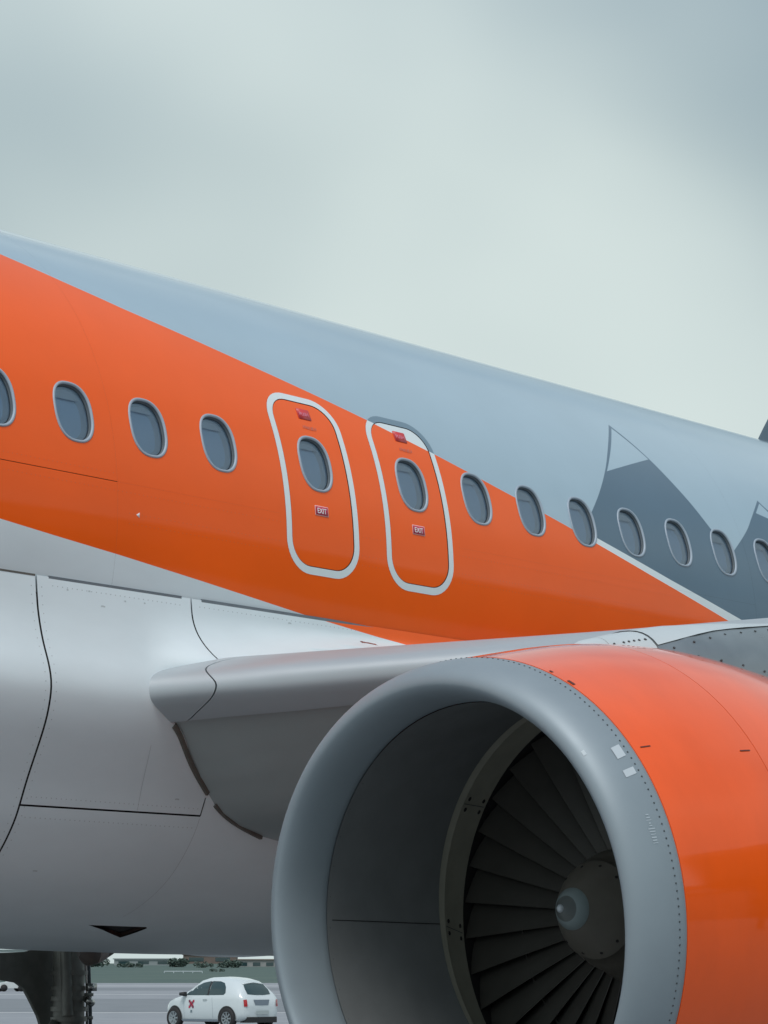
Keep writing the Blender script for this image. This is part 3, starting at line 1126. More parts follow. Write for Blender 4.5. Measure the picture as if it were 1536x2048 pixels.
port_wing = build_wing(-1)
far_wing = build_wing(1)
# small oblong mark and lamp slot on the fairing above the wing
# ------------------------------------------------------------------ engine
EY = -5.7509
PIV = np.array([-2.25, EY, -2.16])
K_, M_ = -0.0726, 0.0468


def tf(P):
    """droop and toe of the inlet: the front of the nacelle bends down and inwards"""
    P = np.asarray(P, float) - PIV
    x, y, z = P[..., 0], P[..., 1], P[..., 2]
    t = np.clip((x + .45) / .6, 0, 1)
    g = 1 - t * t * (3 - 2 * t)
    f = 0.5 * (x - np.sqrt(x * x + .0144))
    return np.stack([x + (K_ * z + M_ * y) * g, y - M_ * f, z - K_ * f], -1) + PIV


def nac(prof, n=128, flip=False):
    """prof: (X, r, zc)"""
    secs = []
    for X, r, zc in prof:
        secs.append([tuple(p) for p in tf([(X, EY - r * math.cos(2 * PI * k / n), zc + r * math.sin(2 * PI * k / n)) for k in range(n)])])
    v, f = loft(secs, cap=False)
    if flip:
        f = [tuple(reversed(q)) for q in f]
    return v, f


XJ, RJ, ZJ, DX, RH_, DZH, XI, RI, DZI = -3.1426, .9714, -2.1372, .2190, .8805, -.0080, -3.1298, .8291, -.0222
lip_prof = []
for a in np.linspace(0, PI / 2, 16):
    lip_prof.append((XJ - DX * math.sin(a), RH_ + (RJ - RH_) * math.cos(a), ZJ + DZH * (1 - math.cos(a))))
for a in np.linspace(0, PI / 2, 14)[1:]:
    lip_prof.append((XJ - DX + (XI - XJ + DX) * (1 - math.cos(a)), RH_ + (RI - RH_) * math.sin(a), ZJ + DZH + (DZI - DZH) * math.sin(a)))
v, f = nac([(XJ + .02, RJ - .012, ZJ)] + lip_prof + [(XI + .02, RI + .01, ZJ + DZI)])
lip = part('engine_inlet_lip', v, f, M_lip, plane, AX, sharp=50)
lip['label'] = 'rounded bare metal ring round the engine inlet'

cowl_x = [-3.168, -2.9, -2.597, -2.583, -2.2, -1.7, -1.0, -.3, .4, 1.0, 1.35]


def cowl_r(X):
    return float(np.interp(X, [-3.2, -3.0, -2.8, -2.5, -2.2, -1.8, -1.0, -.3, .4, 1.0, 1.4], [.965, .992, 1.017, 1.045, 1.062, 1.070, 1.055, 1.02, .95, .88, .80]))


def cowl_z(X):
    return ZJ - .13 * float(sstep(-2.7, -1.0, X))


def cowl_panel(x0, x1, name, n=10):
    pr_ = [(X, cowl_r(X), cowl_z(X)) for X in np.linspace(x0, x1, n)]
    pr_ = [(x0, pr_[0][1] - .02, pr_[0][2])] + pr_ + [(x1, pr_[-1][1] - .02, pr_[-1][2])]
    v, f = nac(pr_, flip=True)
    return part(name, v, f, M_orange_cowl, plane, AX, sharp=50)


c1 = cowl_panel(XJ + .004, -2.5482, 'inlet_cowl', 14)
c1['label'] = 'orange cowl ring behind the metal lip'
c2 = cowl_panel(-2.5455, -0.6, 'fan_cowl', 20)
c2['label'] = 'large orange fan cowl'
c3 = cowl_panel(-0.594, 1.4, 'reverser_cowl', 16)
v, f = nac([(X, cowl_r(X) - .018, cowl_z(X)) for X in np.linspace(XJ + .005, 1.3, 24)], flip=True)
part('cowl_backing', v, f, mat('cowl_gap', (0.12, 0.02, 0.01), 0.7), plane, AX)
# core nozzle behind
v, f = nac([(1.0, .62, ZJ - .13), (1.6, .56, ZJ - .13), (2.3, .40, ZJ - .13), (2.35, .30, ZJ - .13), (2.9, .05, ZJ - .13)], flip=True, n=64)
part('core_nozzle', v, f, M_gear, plane, AX)

# inner barrel, fan case
ZI = ZJ + DZI
v, f = nac([(XI + .003, RI - .003, ZI), (-3.02, .8215, -2.151), (-2.8, .818, -2.138), (-2.475, .819, -2.116)])
barrel = part('inlet_barrel', v, f, M_liner, plane, AX)
v, f = nac([(-2.472, .822, -2.116), (-2.43, .826, -2.125), (-2.425, .829, -2.126), (-2.27, .864, -2.158), (-2.255, .868, -2.16), (-2.250, .880, -2.16)])
case = part('fan_case_ring', v, f, M_abrad, plane, AX, sharp=20)
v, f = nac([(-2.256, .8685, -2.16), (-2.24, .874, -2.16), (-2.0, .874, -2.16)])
part('shaded_fan_case', v, f, M_dark, plane, AX)  # case wall round the blade tips, blackened to stand for shade
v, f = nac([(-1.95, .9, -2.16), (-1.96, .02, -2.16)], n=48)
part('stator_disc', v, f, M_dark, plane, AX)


def nac_dots(rows, r, m, name, parent, inward=False, squash=1.0, n=6):
    """small flat heads set into the nacelle: rows of (X, radius, zc, angle)"""
    V, F = [], []
    for X, rad, zc, ph in rows:
        base = len(V)
        c, s = math.cos(ph), math.sin(ph)
        sg = -1 if inward else 1
        for h in (-0.002, 0.0015):
            ring = []
            for k in range(n):
                a = 2 * PI * k / n
                dx, dt = r * math.cos(a), r * squash * math.sin(a)
                rr = rad + sg * h
                ring.append((X + dx, EY - rr * c + dt * s, zc + rr * s + dt * c))
            V += [tuple(p) for p in tf(ring)]
        for k in range(n):
            j = (k + 1) % n
            F.append((base + k, base + j, base + n + j, base + n + k))
        F.append(tuple(base + n + k for k in range(n)))
    o = part(name, V, F, m, parent, smooth=False)
    return tag(o, kind='stuff')


rows = []
for k in range(230):
    a = 2 * PI * k / 230
    t = R(10)
    X = XJ - DX * math.sin(t)
    rows.append((X, RH_ + (RJ - RH_) * math.cos(t) + .0005, ZJ, a))
nac_dots(rows, 0.0034, M_rivet, 'lip_rivets', lip)
rows = [(-3.108, .8268, -2.158, 2 * PI * k / 170) for k in range(170)]
nac_dots(rows, 0.0045, M_rivet, 'barrel_rivets', barrel, inward=True)
rows = []
for k in range(10):
    a = 2 * PI * (k + .12) / 10
    for X, rad, zc in ((-2.40, .8325, -2.131), (-2.29, .8575, -2.154)):
        for da in (-.03, .03):
            rows.append((X, rad, zc, a + da))
nac_dots(rows, 0.0075, M_dark, 'case_bolts', case, inward=True, squash=1.3)
# joint lines across the fan case ring and along the barrel
for k in range(10):
    a = 2 * PI * (k + .12) / 10
    q = []
    for X, rad, zc in ((-2.424, .8275, -2.126), (-2.27, .8625, -2.158)):
        for da in (-.0018, .0018):
            q.append((X, EY - rad * math.cos(a + da), zc + rad * math.sin(a + da)))
    q = [tuple(p) for p in tf(q)]
    part('case_joint', q, [(0, 1, 3, 2)], M_rivet, case, smooth=False)
for a0 in (178, 60, -60):
    q = []
    for X, rad, zc, da0 in ((-3.10, .8235, -2.157, 0), (-2.95, .8185, -2.147, 1.5), (-2.8, .8150, -2.138, 3), (-2.64, .8155, -2.128, 4.6), (-2.48, .8160, -2.117, 6.2)):
        a = R(a0 + da0)
        for da in (-.0022, .0022):
            q.append((X, EY - rad * math.cos(a + da), zc + rad * math.sin(a + da)))
    q = [tuple(p) for p in tf(q)]
    part('barrel_joint', q, [(2 * i, 2 * i + 1, 2 * i + 3, 2 * i + 2) for i in range(4)], M_dark, barrel, smooth=False)

# fan: hub, 36 twisted blades with mid-span snubbers, spinner
fan_c = tf([(-2.25, EY, -2.16)])[0]
fan = empty('fan')
fan.parent = plane
fan.location = (fan_c[0], fan_c[1], fan_c[2] + ZG)
fan.rotation_euler = (0, K_ * -1 * -1, 0)
fan.rotation_euler = Matrix.Identity(3).to_euler()
v, f = lathe([(-.06, .238), (.0, .262), (.10, .30), (.25, .33)], 64)
hub = part('fan_hub', v, f, M_spin, plane, (fan_c[0], fan_c[1], fan_c[2] + ZG))
NB = 36
secs = []
for i in range(15):
    u = i / 14
    r = .245 + u * (.862 - .245)
    ang = R(24 + 36 * u ** .8)         # stagger from the axial direction
    ch = .165 + .115 * u
    cz = .10 - .015 * u
    ring = []
    m = 7
    for sgn in (1, -1):
        for k in range(m):
            s = k / (m - 1) if sgn > 0 else 1 - k / (m - 1)
            camber = .045 * math.sin(PI * s) * (1 - .45 * u)
            th = sgn * (.010 - .006 * u) * math.sin(PI * min(.98, max(.02, s))) ** .6
            a = (s - .5) * ch
            nx = camber + th
            X = cz + a * math.cos(ang) - nx * math.sin(ang)
            Y = a * math.sin(ang) + nx * math.cos(ang)
            ring.append((X, -Y, r))
    secs.append(ring)
v, f = loft(secs)
sn = box(.05, .12, -.046, .046, .588, .596)
BLADE = mk_mesh('fan_blade', *join((v, f), sn), M_blade, sharp=40)
for k in range(NB):
    b = link('fan_blade', BLADE, hub)
    b.rotation_euler = (2 * PI * k / NB + .04, 0, 0)
TIPX = -.4775
v, f = lathe([(TIPX + .090, .0815), (TIPX + .13, .112), (TIPX + .18, .150), (TIPX + .236, .1895), (TIPX + .240, .192), (TIPX + .245, .1905), (TIPX + .30, .217), (TIPX + .36, .240), (-.045, .252)], 72)
spinner = part('spinner', v, f, M_spin, plane, (fan_c[0] + .012, fan_c[1], fan_c[2] + ZG + .01))
v, f = lathe([(TIPX, .001), (TIPX + .004, .008), (TIPX + .025, .027), (TIPX + .050, .050)], 64)
part('spinner_tip', v, f, M_spin_tip, spinner)
v, f = lathe([(TIPX - .001, .0005), (TIPX + .003, .0085), (TIPX + .012, .0165), (TIPX + .013, .0160)], 32)
part('spinner_point', v, f, M_decal, spinner)
v, f = lathe([(TIPX + .050, .050), (TIPX + .053, .053), (TIPX + .088, .0815), (TIPX + .091, .0815)], 64)
part('spinner_collar', v, f, mat('spinner_collar_paint', (0.24, 0.30, 0.31), 0.4), spinner)
vf = []
for k in range(12):
    a = 2 * PI * (k + .5) / 12
    p = Vector((TIPX + .212, .173 * math.cos(a), .173 * math.sin(a)))
    n = Vector((-.62, math.cos(a) * .83, math.sin(a) * .83)).normalized()
    vf.append(tube([p - n * .006, p + n * .002], .0062, 8))
v, f = join(*vf)
tag(part('spinner_bolts', v, f, M_dark, spinner, smooth=False), kind='stuff')

# pale decals and scuffs on the lip, latch slots on the cowl


def nac_patch(X0, X1, a0, a1, m, name, parent, h=.0018, skew=0.0):
    q = []
    for X, sk in ((X0, -skew), (X1, skew)):
        for i in range(4):
            a = R(a0 + (a1 - a0) * i / 3 + sk)
            if X < XJ:
                s = min(1.0, (XJ - X) / DX)
                cs = math.sqrt(1 - s * s)
                rad, zc = RH_ + (RJ - RH_) * cs, ZJ + DZH * (1 - cs)
            else:
                rad, zc = cowl_r(X), cowl_z(X)
            q.append((X, EY - (rad + h) * math.cos(a), zc + (rad + h) * math.sin(a)))
    # angle measured from outboard (-y) upwards
    q = [tuple(p) for p in tf(q)]
    f = [(i, i + 1, 4 + i + 1, 4 + i) for i in range(3)]
    return part(name, q, f, m, parent)


nac_patch(-3.246, -3.200, 37.9, 34.9, M_decal, 'decal', lip, skew=.3)
nac_patch(-3.254, -3.199, 32.0, 30.3, M_decal, 'decal', lip, skew=.3)
rs = random.Random(3)
for k in range(11):
    a = 21.2 - .62 * k
    ln = rs.uniform(.008, .03)
    nac_patch(-3.236 - ln / 2, -3.236 + ln / 2, a, a - .13 - rs.uniform(0, .12), M_scuff, 'scuff', lip, h=.0012)
nac_patch(-3.345, -3.335, 39.5, 38.2, M_scuff, 'scuff', lip, h=.0012)
nac_patch(-3.105, -3.055, 37.0, 36.7, M_stroke, 'latch_slot', c1)
nac_patch(-2.63, -2.58, 33.4, 33.1, M_stroke, 'latch_slot', c1)
nac_patch(-3.130, -3.120, 66.0, 65.0, M_stroke, 'latch_slot', c1)
nac_patch(-3.132, -3.118, 60.4, 58.4, M_stroke, 'latch_slot', c1)


# ------------------------------------------------------------------ pylon
def pylon_sec(X):
    zt = float(np.interp(X, [-2.64, -2.55, -2.36, -2.08, -1.73, -1.21, -.5, .5, 2, 4], [-1.14, -1.10, -1.055, -1.00, -.955, -.90, -.84, -.78, -.9, -1.1]))
    hw = float(np.interp(X, [-2.64, -2.55, -2.36, -2.08, -1.73, -1.21, -.5, 2, 4], [.01, .09, .18, .31, .40, .45, .44, .30, .03]))
    zb = -1.42
    pts = []
    for k in range(25):
        a = PI * k / 24
        c, s = math.cos(a), math.sin(a)
        yy = hw * math.copysign(abs(c) ** .85, c)
        zz = zb + (zt - zb) * abs(s) ** .60
        pts.append((X, EY - yy, zz))
    return pts


def pylon_piece(x0, x1, name, m, n=10, d=0.0):
    secs = []
    for X in np.linspace(x0, x1, n):
        s = pylon_sec(X)
        if d:
            s = [(p[0], EY + (p[1] - EY) * (1 - d * 8), p[2] - d) for p in s]
        secs.append(s)
    v, f = loft(secs)
    return part(name, v, f, m, plane, AX, sharp=35)


pylon_piece(-2.64, -2.472, 'pylon_tip', M_pylon_l)
pylon_piece(-2.468, -2.272, 'pylon_nose', M_pylon_l)
pyl = pylon_piece(-2.268, 3.8, 'pylon', M_pylon, 40)
pyl['label'] = 'grey metal engine pylon with rows of screws'
# pale upper strip of the pylon, lapped over the side panel
secs = []
for X in np.linspace(-2.266, 1.5, 34):
    s = pylon_sec(X)
    lim = float(np.interp(X, [-2.266, -1.9, -1.4, 0], [6.0, 8.0, 9.2, 9.6]))
    row = []
    for t in np.linspace(lim, 24 - lim, 12):
        i = int(t)
        u = t - i
        a, b = s[i], s[min(24, i + 1)]
        p = [a[q] * (1 - u) + b[q] * u for q in range(3)]
        row.append((p[0], EY + (p[1] - EY) * 1.01, p[2] + .004))
    secs.append(row)
v, f = loft(secs, closed=False, cap=False)
part('pylon_top_strip', v, f, M_pylon_l, pyl)
V, F = [], []


def screw(X, t, r=.0048):
    s = pylon_sec(X)
    i = int(t)
    u = t - i
    p = Vector([s[i][q] * (1 - u) + s[i + 1][q] * u for q in range(3)])
    tn = (Vector(s[i + 1]) - Vector(s[i])).normalized()
    n = Vector((0, -tn.z, tn.y))
    if n.y > 0 and i < 12:
        n = -n
    if n.z < 0 and i >= 6:
        n = -n
    ex = Vector((1, 0, 0))
    ez = n.cross(ex)
    b = len(V)
    for h in (-.002, .003):
        for k in range(8):
            a = 2 * PI * k / 8
            V.append(tuple(p + n * h + ex * r * 1.2 * math.cos(a) + ez * r * math.sin(a)))
    for k in range(8):
        j = (k + 1) % 8
        F.append((b + k, b + j, b + 8 + j, b + 8 + k))
    F.append(tuple(b + 8 + k for k in range(8)))


for X in np.arange(-2.2, 0, .105):
    screw(X, float(np.interp(X, [-2.266, -1.9, -1.4, 0], [6.0, 8.0, 9.2, 9.6])) - .9)
for X in np.arange(-2.22, 0, .105):
    screw(X, float(np.interp(X, [-2.22, -1.8, -1.2, 0], [4.6, 2.6, 1.8, 1.4])))
for t in (3.5, 5.5, 7.5):
    screw(-2.295, t, .006)
    screw(-2.445, t, .005)
for X in (-2.40, -2.375, -2.35, -2.325):
    screw(X, 7.5, .005)
tag(part('pylon_screws', V, F, M_rivet, pyl, smooth=False), kind='stuff')


# ------------------------------------------------------------------ main landing gear
def build_gear(side):
    y = 3.8 * side
    gz = -3.917 if side > 0 else -3.955           # wheel bottom in the fuselage frame
    x = 3.275
    v, f = join(tube([(x - .03, y, -1.2), (x, y, -2.75)], .125, 20), tube([(x, y, -2.72), (x, y, -2.80)], .15, 20),
                tube([(x - .10, y, -1.4), (x - .10, y - .10 * side, -2.65)], .045, 10))
    leg = part('main_gear_leg', v, f, M_gear, plane, AX, sharp=40)
    leg['label'] = 'dark main landing gear leg beyond the belly' if side > 0 else 'main landing gear leg behind the engine'
    v, f = tube([(x, y, -2.75), (x, y, gz + .60)], .085, 18)
    part('piston', v, f, M_steel, leg)
    v, f = join(tube([(x - .14, y, -2.70), (x - .36, y, -3.0)], .04, 8), tube([(x - .36, y, -3.0), (x - .1, y, gz + .58)], .04, 8))
    part('torque_link', v, f, M_gear, leg)
    v, f = tube([(x, y - .6, gz + .585), (x, y + .6, gz + .585)], .07, 14)
    part('axle', v, f, M_gear, leg)
    for dy in (-.46, .46):
        prof = [(-.20, .26), (-.21, .40), (-.19, .52), (-.13, .575), (0, .585), (.13, .575), (.19, .52), (.21, .40), (.20, .26)]
        vv = []
        secs = [[(x + r * math.cos(2 * PI * k / 40), y + dy + a, gz + .585 + r * math.sin(2 * PI * k / 40)) for k in range(40)] for a, r in prof]
        v, f = loft(secs, cap=False)
        wl_ = part('tyre', v, f, M_tyre, leg)
        secs = [[(x + r * math.cos(2 * PI * k / 40), y + dy + a, gz + .585 + r * math.sin(2 * PI * k / 40)) for k in range(40)] for a, r in ((-.19, .27), (-.13, .25), (-.12, .10), (.12, .10), (.13, .25), (.19, .27))]
        v, f = loft(secs)
        part('wheel_rim', v, f, M_gear, leg)
    # sleeve clamps, hoses
    vf = [tube([(x, y, z), (x, y, z - .035)], .145, 20) for z in (-2.30, -2.42, -2.50, -2.58, -2.66)]
    v, f = join(*vf)
    part('clamp', v, f, M_gear, leg, sharp=40)
    sx = x + .105
    yy = y - .07 * side
    v, f = tube([(sx, yy, -1.6), (sx, yy, -2.2), (sx + .02, yy, -2.5), (sx + .035, yy, -3.1)], .011, 8)
    part('steel_pipe', v, f, M_steel, leg)
    v, f = tube([(sx + .03, yy, -1.6), (sx + .03, yy, -2.25), (sx + .055, yy, -2.55), (sx + .075, yy, -3.1)], .014, 8)
    part('hydraulic_hose', v, f, M_rubber, leg)
    vf = [box(sx - .03, sx + .07, yy - .02, yy + .02, z, z + .025) for z in (-2.24, -2.50, -2.68)]
    v, f = join(*vf)
    part('hose_bracket', v, f, M_gear, leg)
    v, f = join(box(x + .04, x + .12, y - .17 * side - .02, y - .17 * side + .02, -2.46, -2.40), tube([(x + .05, y - .15 * side, -2.52), (x + .11, y - .15 * side, -2.56)], .03, 10))
    part('gear_valve', v, f, M_steel, leg)
    # door panel on the outboard side, tapering downwards
    prof = [(1.6, -2.17), (1.6, -2.26), (2.2, -2.32), (2.73, -2.375), (2.90, -2.395), (2.98, -2.44), (3.04, -2.52), (3.13, -2.65), (3.18, -2.76), (3.22, -3.0), (3.34, -3.0), (3.36, -1.5), (3.25, -1.5), (3.22, -2.08), (3.0, -2.155), (2.6, -2.175)]
    yo = y + .2 * side
    v, f = loft([[(a, yo, b) for a, b in prof], [(a, yo + .03 * side, b) for a, b in prof]])
    part('gear_door', v, f, M_gear, leg, smooth=False)
    return leg


build_gear(1)
build_gear(-1)
# belly beacon: teardrop housing with a lens
secs = []
for u in np.linspace(0, 1, 16):
    x = -.03 + .31 * u
    r = .09 * (math.sin(PI * min(1, u * 1.45 + .12)) if u < .28 else (1 - ((u - .28) / .72) ** 1.35)) + .002
    secs.append([(x, .6 * r * math.cos(PI * k / 12), -2.235 - r * math.sin(PI * k / 12) * 1.0 + .012) for k in range(13)])
v, f = loft(secs)
bc = part('belly_beacon', v, f, mat('beacon_housing', (0.10, 0.085, 0.075), 0.4), plane, AX, sharp=40)
secs = []
for u in np.linspace(.45, .72, 6):
    x = -.03 + .31 * u
    r = .092 * (1 - ((u - .28) / .72) ** 1.35) + .003
    secs.append([(x, .6 * r * math.cos(PI * k / 12), -2.223 - r * math.sin(PI * k / 12)) for k in range(13)])
v, f = loft(secs)
part('beacon_lens', v, f, mat('beacon_glass', (0.35, 0.33, 0.31), 0.15), bc)
# flap track fairings under the far wing
for yy, x0, x1, zc, h, wd in ((5.2, 4.6, 8.4, -1.75, .36, .17), (9.0, 4.8, 8.6, -1.35, .34, .16)):
    secs = []
    for u in np.linspace(0, 1, 14):
        s = math.sin(PI * u ** .8) ** .6 if 0 < u < 1 else 0.02
        secs.append([(x0 + (x1 - x0) * u, yy + wd * s * math.cos(2 * PI * k / 16), zc - .1 * u + h * s * math.sin(2 * PI * k / 16)) for k in range(16)])
    v, f = loft(secs)
    part('flap_track_fairing', v, f, M_fairing, far_wing)


# ------------------------------------------------------------------ white hatchback
M_car = mat('white_car_paint', (0.62, 0.69, 0.71), 0.3, coat=0.7)
M_cglass = mat('tinted_car_glass', (0.025, 0.055, 0.06), 0.08, spec=0.7)
M_lampred = mat('red_lamp_plastic', (0.45, 0.02, 0.025), 0.25, coat=0.5)
M_plate = mat('number_plate', (0.42, 0.48, 0.48), 0.5)
M_panel = mat('grey_hatch_panel', (0.16, 0.20, 0.24), 0.4)
M_alloy = mat('alloy_rim', (0.36, 0.40, 0.42), 0.35, metal=0.6)
M_blackp = mat('black_plastic', (0.02, 0.021, 0.022), 0.6)
M_emr = mat('emblem_red', (0.50, 0.03, 0.07), 0.5)
M_emd = mat('emblem_dark', (0.20, 0.05, 0.09), 0.5)
M_emg = mat('emblem_grey', (0.16, 0.22, 0.25), 0.5)

CST = [(-1.80, .52, .62, .68, .42), (-1.77, .66, .80, .86, .56), (-1.70, .745, .90, .985, .56), (-1.58, .79, .94, 1.16, .545), (-1.42, .815, .955, 1.32, .53),
       (-1.20, .83, .96, 1.425, .52), (-.85, .835, .955, 1.495, .52), (-.45, .84, .95, 1.525, .525), (-.05, .84, .945, 1.512, .525), (.28, .835, .94, 1.44, .52),
       (.66, .83, .93, 1.215, .56), (.95, .82, .905, .985, .64), (1.20, .795, .865, .93, .58), (1.46, .74, .79, .86, .50),
       (1.66, .64, .68, .75, .40), (1.76, .54, .56, .63, .34), (1.81, .42, .44, .50, .26)]


def car_sec(x):
    a = [np.interp(x, [c[0] for c in CST], [c[k] for c in CST]) for k in range(1, 5)]
    w, bz, tz, tw = a
    zb = .20 + .10 * max(0, (abs(x) - 1.45) / .36)
    half = [(0, zb), (w * .82, zb), (w * .95, zb + .05), (w * .985, zb + .16), (w, .52 if bz > .6 else zb + .2), (w * .99, bz - .10), (w * .965, bz),
            ((w * .965 + tw) / 2 + .035, bz + (tz - bz) * .48), (tw + .03, tz - .10 * min(1, (tz - bz) / .4)), (tw * .90, tz - .025), (tw * .6, tz), (0, tz + .01)]
    return half


def car_y(x, z):
    h = car_sec(x)
    return float(np.interp(z, [p[1] for p in h[4:]], [p[0] for p in h[4:]]))


def build_car(loc, heading):
    car = empty('hatchback_car', loc, heading)
    car.scale = (.965, .965, .965)
    tag(car, 'small white hatchback with red chequered door emblem on the apron beyond the belly', 'car')
    xs = sorted(set([c[0] for c in CST] + list(np.linspace(-1.74, 1.74, 24))))
    secs = []
    for x in xs:
        h = car_sec(x)
        secs.append([(x, y, z) for y, z in h] + [(x, -y, z) for y, z in h[-2:0:-1]])
    v, f = loft(secs)
    f = [tuple(reversed(q)) for q in f]
    me = mk_mesh('body', v, f, M_car, sharp=48)
    body = link('body', me, car)
    for wx in (-1.16, 1.16):
        for sy in (-1, 1):
            wheel = empty('wheel')
            wheel.parent = car
            wheel.location = (wx, sy * .765, .311)
            prof = [(-.095, .20), (-.10, .28), (-.07, .31), (.07, .31), (.10, .28), (.095, .20)]
            v, f = loft([[(r * math.cos(2 * PI * k / 30), a, r * math.sin(2 * PI * k / 30)) for k in range(30)] for a, r in prof], cap=False)
            part('tyre', v, f, M_tyre, wheel)
            vf = [loft([[(r * math.cos(2 * PI * k / 30), sy * a, r * math.sin(2 * PI * k / 30)) for k in range(30)] for a, r in ((.05, .03), (.06, .17), (.095, .19), (.09, .205))], cap=False)]
            for q in range(8):
                a = 2 * PI * q / 8
                c, s_ = math.cos(a), math.sin(a)
                b = [(c * t - s_ * w_, sy * (.085 if t < .1 else .09), s_ * t + c * w_) for t, w_ in ((.03, -.02), (.19, -.025), (.19, .025), (.03, .02))]
                vf.append((b, [(0, 1, 2, 3)]))
            v, f = join(*vf)
            part('rim', v, f, M_alloy, wheel)

    def side_panel(name, pts, m, parent, off=.006, sides=(1, -1)):
        zs = [q[1] for q in pts]
        xs_ = [q[0] for q in pts]
        V2, T2 = arrange([pts], [[(-2, z), (2, z)] for z in np.arange(.2, 1.6, .06) if min(zs) < z < max(zs)] + [[(x, 0), (x, 2)] for x in np.arange(-1.8, 1.8, .12) if min(xs_) < x < max(xs_)])
        sel = pip(pts, V2[T2].mean(1))
        v2, f2 = sub_mesh(V2, T2, sel)
        for sy in sides:
            part(name, [(x, sy * (car_y(x, z) + off), z) for x, z in v2], [q if sy < 0 else q[::-1] for q in f2], m, parent)
    for wx in (-1.16, 1.16):
        side_panel('wheel_arch', [(wx + .365 * math.cos(R(a)), .315 + .365 * math.sin(R(a))) for a in range(-16, 197, 12)], M_blackp, body, off=.012)
    side_panel('side_window', [(.70, .99), (.52, 1.145), (.34, 1.265), (.12, 1.355), (-.22, 1.405), (-.26, 1.2), (-.27, .99), (.3, .985)], M_cglass, body)
    side_panel('quarter_window', [(-.34, .99), (-.335, 1.2), (-.30, 1.405), (-.62, 1.40), (-.82, 1.35), (-.97, 1.22), (-1.03, 1.06), (-.97, 1.0)], M_cglass, body)
    side_panel('window_trim', [(-.265, .985), (-.225, 1.395), (-.298, 1.395), (-.345, .985)], M_blackp, body, off=.004)
    side_panel('door_seam', [(-.56, .30), (-.55, .60), (-.50, .93), (-.506, .93), (-.556, .60), (-.566, .30)], M_panel, body, off=.003)
    side_panel('door_seam', [(.70, .30), (.74, .90), (.734, .90), (.694, .30)], M_panel, body, off=.003)
    side_panel('door_handle', [(-.30, .84), (-.13, .84), (-.13, .868), (-.30, .868)], M_alloy, body, off=.02)
    side_panel('sill', [(-.78, .22), (.78, .22), (.78, .28), (-.78, .28)], M_panel, body, off=.008)
    for k, (dx, dz, m) in enumerate([(-.09, .10, M_emd), (.09, .10, M_emr), (0, .015, M_emr), (-.085, -.07, M_emr), (.07, -.07, M_emd), (0, -.20, M_emg), (-.045, .055, M_emr), (.045, .055, M_emd), (-.045, -.03, M_emd), (.045, -.03, M_emr)]):
        cx, cz, s_ = .38 - dx, .71 + dz, .038
        side_panel('emblem_square', [(cx - s_, cz - s_), (cx + s_, cz - s_), (cx + s_, cz + s_), (cx - s_, cz + s_)], m, body, off=.006, sides=(1, -1))
    # mirror
    for sy in (1, -1):
        secs = [[(.70 + a * .08, sy * (.80 + .17 * u), 1.02 + b * .07 * (1 - .3 * abs(u - .5))) for a, b in ((-1, -1), (1, -.7), (1, .7), (-1, 1))] for u in (0, .3, .7, 1)]
        v, f = loft(secs)
        part('door_mirror', v, f, M_blackp, body)
    # rear: window, lamps, plate panel, plate, bumper, spoiler

    def rear_panel(name, pts, m, off=.012):
        # pts: (y, z); x from the shell's rear silhouette
        def rx(y, z):
            x = -1.81
            while x < 1:
                h = car_sec(x)
                if z <= max(p[1] for p in h) and z >= min(p[1] for p in h) - .2 and car_y(x, max(z, h[4][1])) >= abs(y) and (z <= h[6][1] or abs(y) <= car_y(x, z)):
                    return x
                x += .004
            return x
        ys_ = [q[0] for q in pts]
        zs = [q[1] for q in pts]
        V2, T2 = arrange([pts], [[(-2, z), (2, z)] for z in np.arange(.2, 1.6, .06) if min(zs) < z < max(zs)] + [[(y, 0), (y, 2)] for y in np.arange(-.8, .81, .1) if min(ys_) < y < max(ys_)])
        sel = pip(pts, V2[T2].mean(1))
        v2, f2 = sub_mesh(V2, T2, sel)
        part(name, [(rx(y, z) - off, y, z) for y, z in v2], [q[::-1] for q in f2], m, body)
    rear_panel('rear_window', [(-.47, 1.02), (-.48, 1.16), (-.42, 1.30), (-.22, 1.335), (.22, 1.335), (.42, 1.30), (.48, 1.16), (.47, 1.02), (.2, 1.0), (-.2, 1.0)], M_cglass)
    for sy in (1, -1):
        rear_panel('tail_lamp', [(sy * .60, .66), (sy * .70, .66), (sy * .71, .86), (sy * .61, .87)], M_lampred, off=.03)
    rear_panel('hatch_panel', [(-.27, .70), (-.33, .86), (.33, .86), (.27, .70)], M_panel)
    rear_panel('number_plate', [(-.26, .43), (-.26, .54), (.26, .54), (.26, .43)], M_plate, off=.03)
    v, f = box(-1.835, -1.5, -.60, .60, .19, .355)
    part('rear_diffuser', v, f, M_blackp, body, smooth=False)
    secs = [[(-1.20, y, 1.43 - .12 * abs(y)), (-1.40, y, 1.385 - .12 * abs(y)), (-1.43, y, 1.365 - .12 * abs(y)), (-1.38, y, 1.345 - .12 * abs(y)), (-1.2, y, 1.36)] for y in np.linspace(-.44, .44, 7)]
    v, f = loft(secs)
    part('roof_spoiler', v, f, M_car, body)
    return car


PHI = R(43)
cf = -RH * math.cos(PHI) + FH * math.sin(PHI)
cpos = at(78.0, (446 - 768) / 5250 * 78.0, 0.0)
build_car((cpos.x, cpos.y, 0.0), math.atan2(cf.y, cf.x))


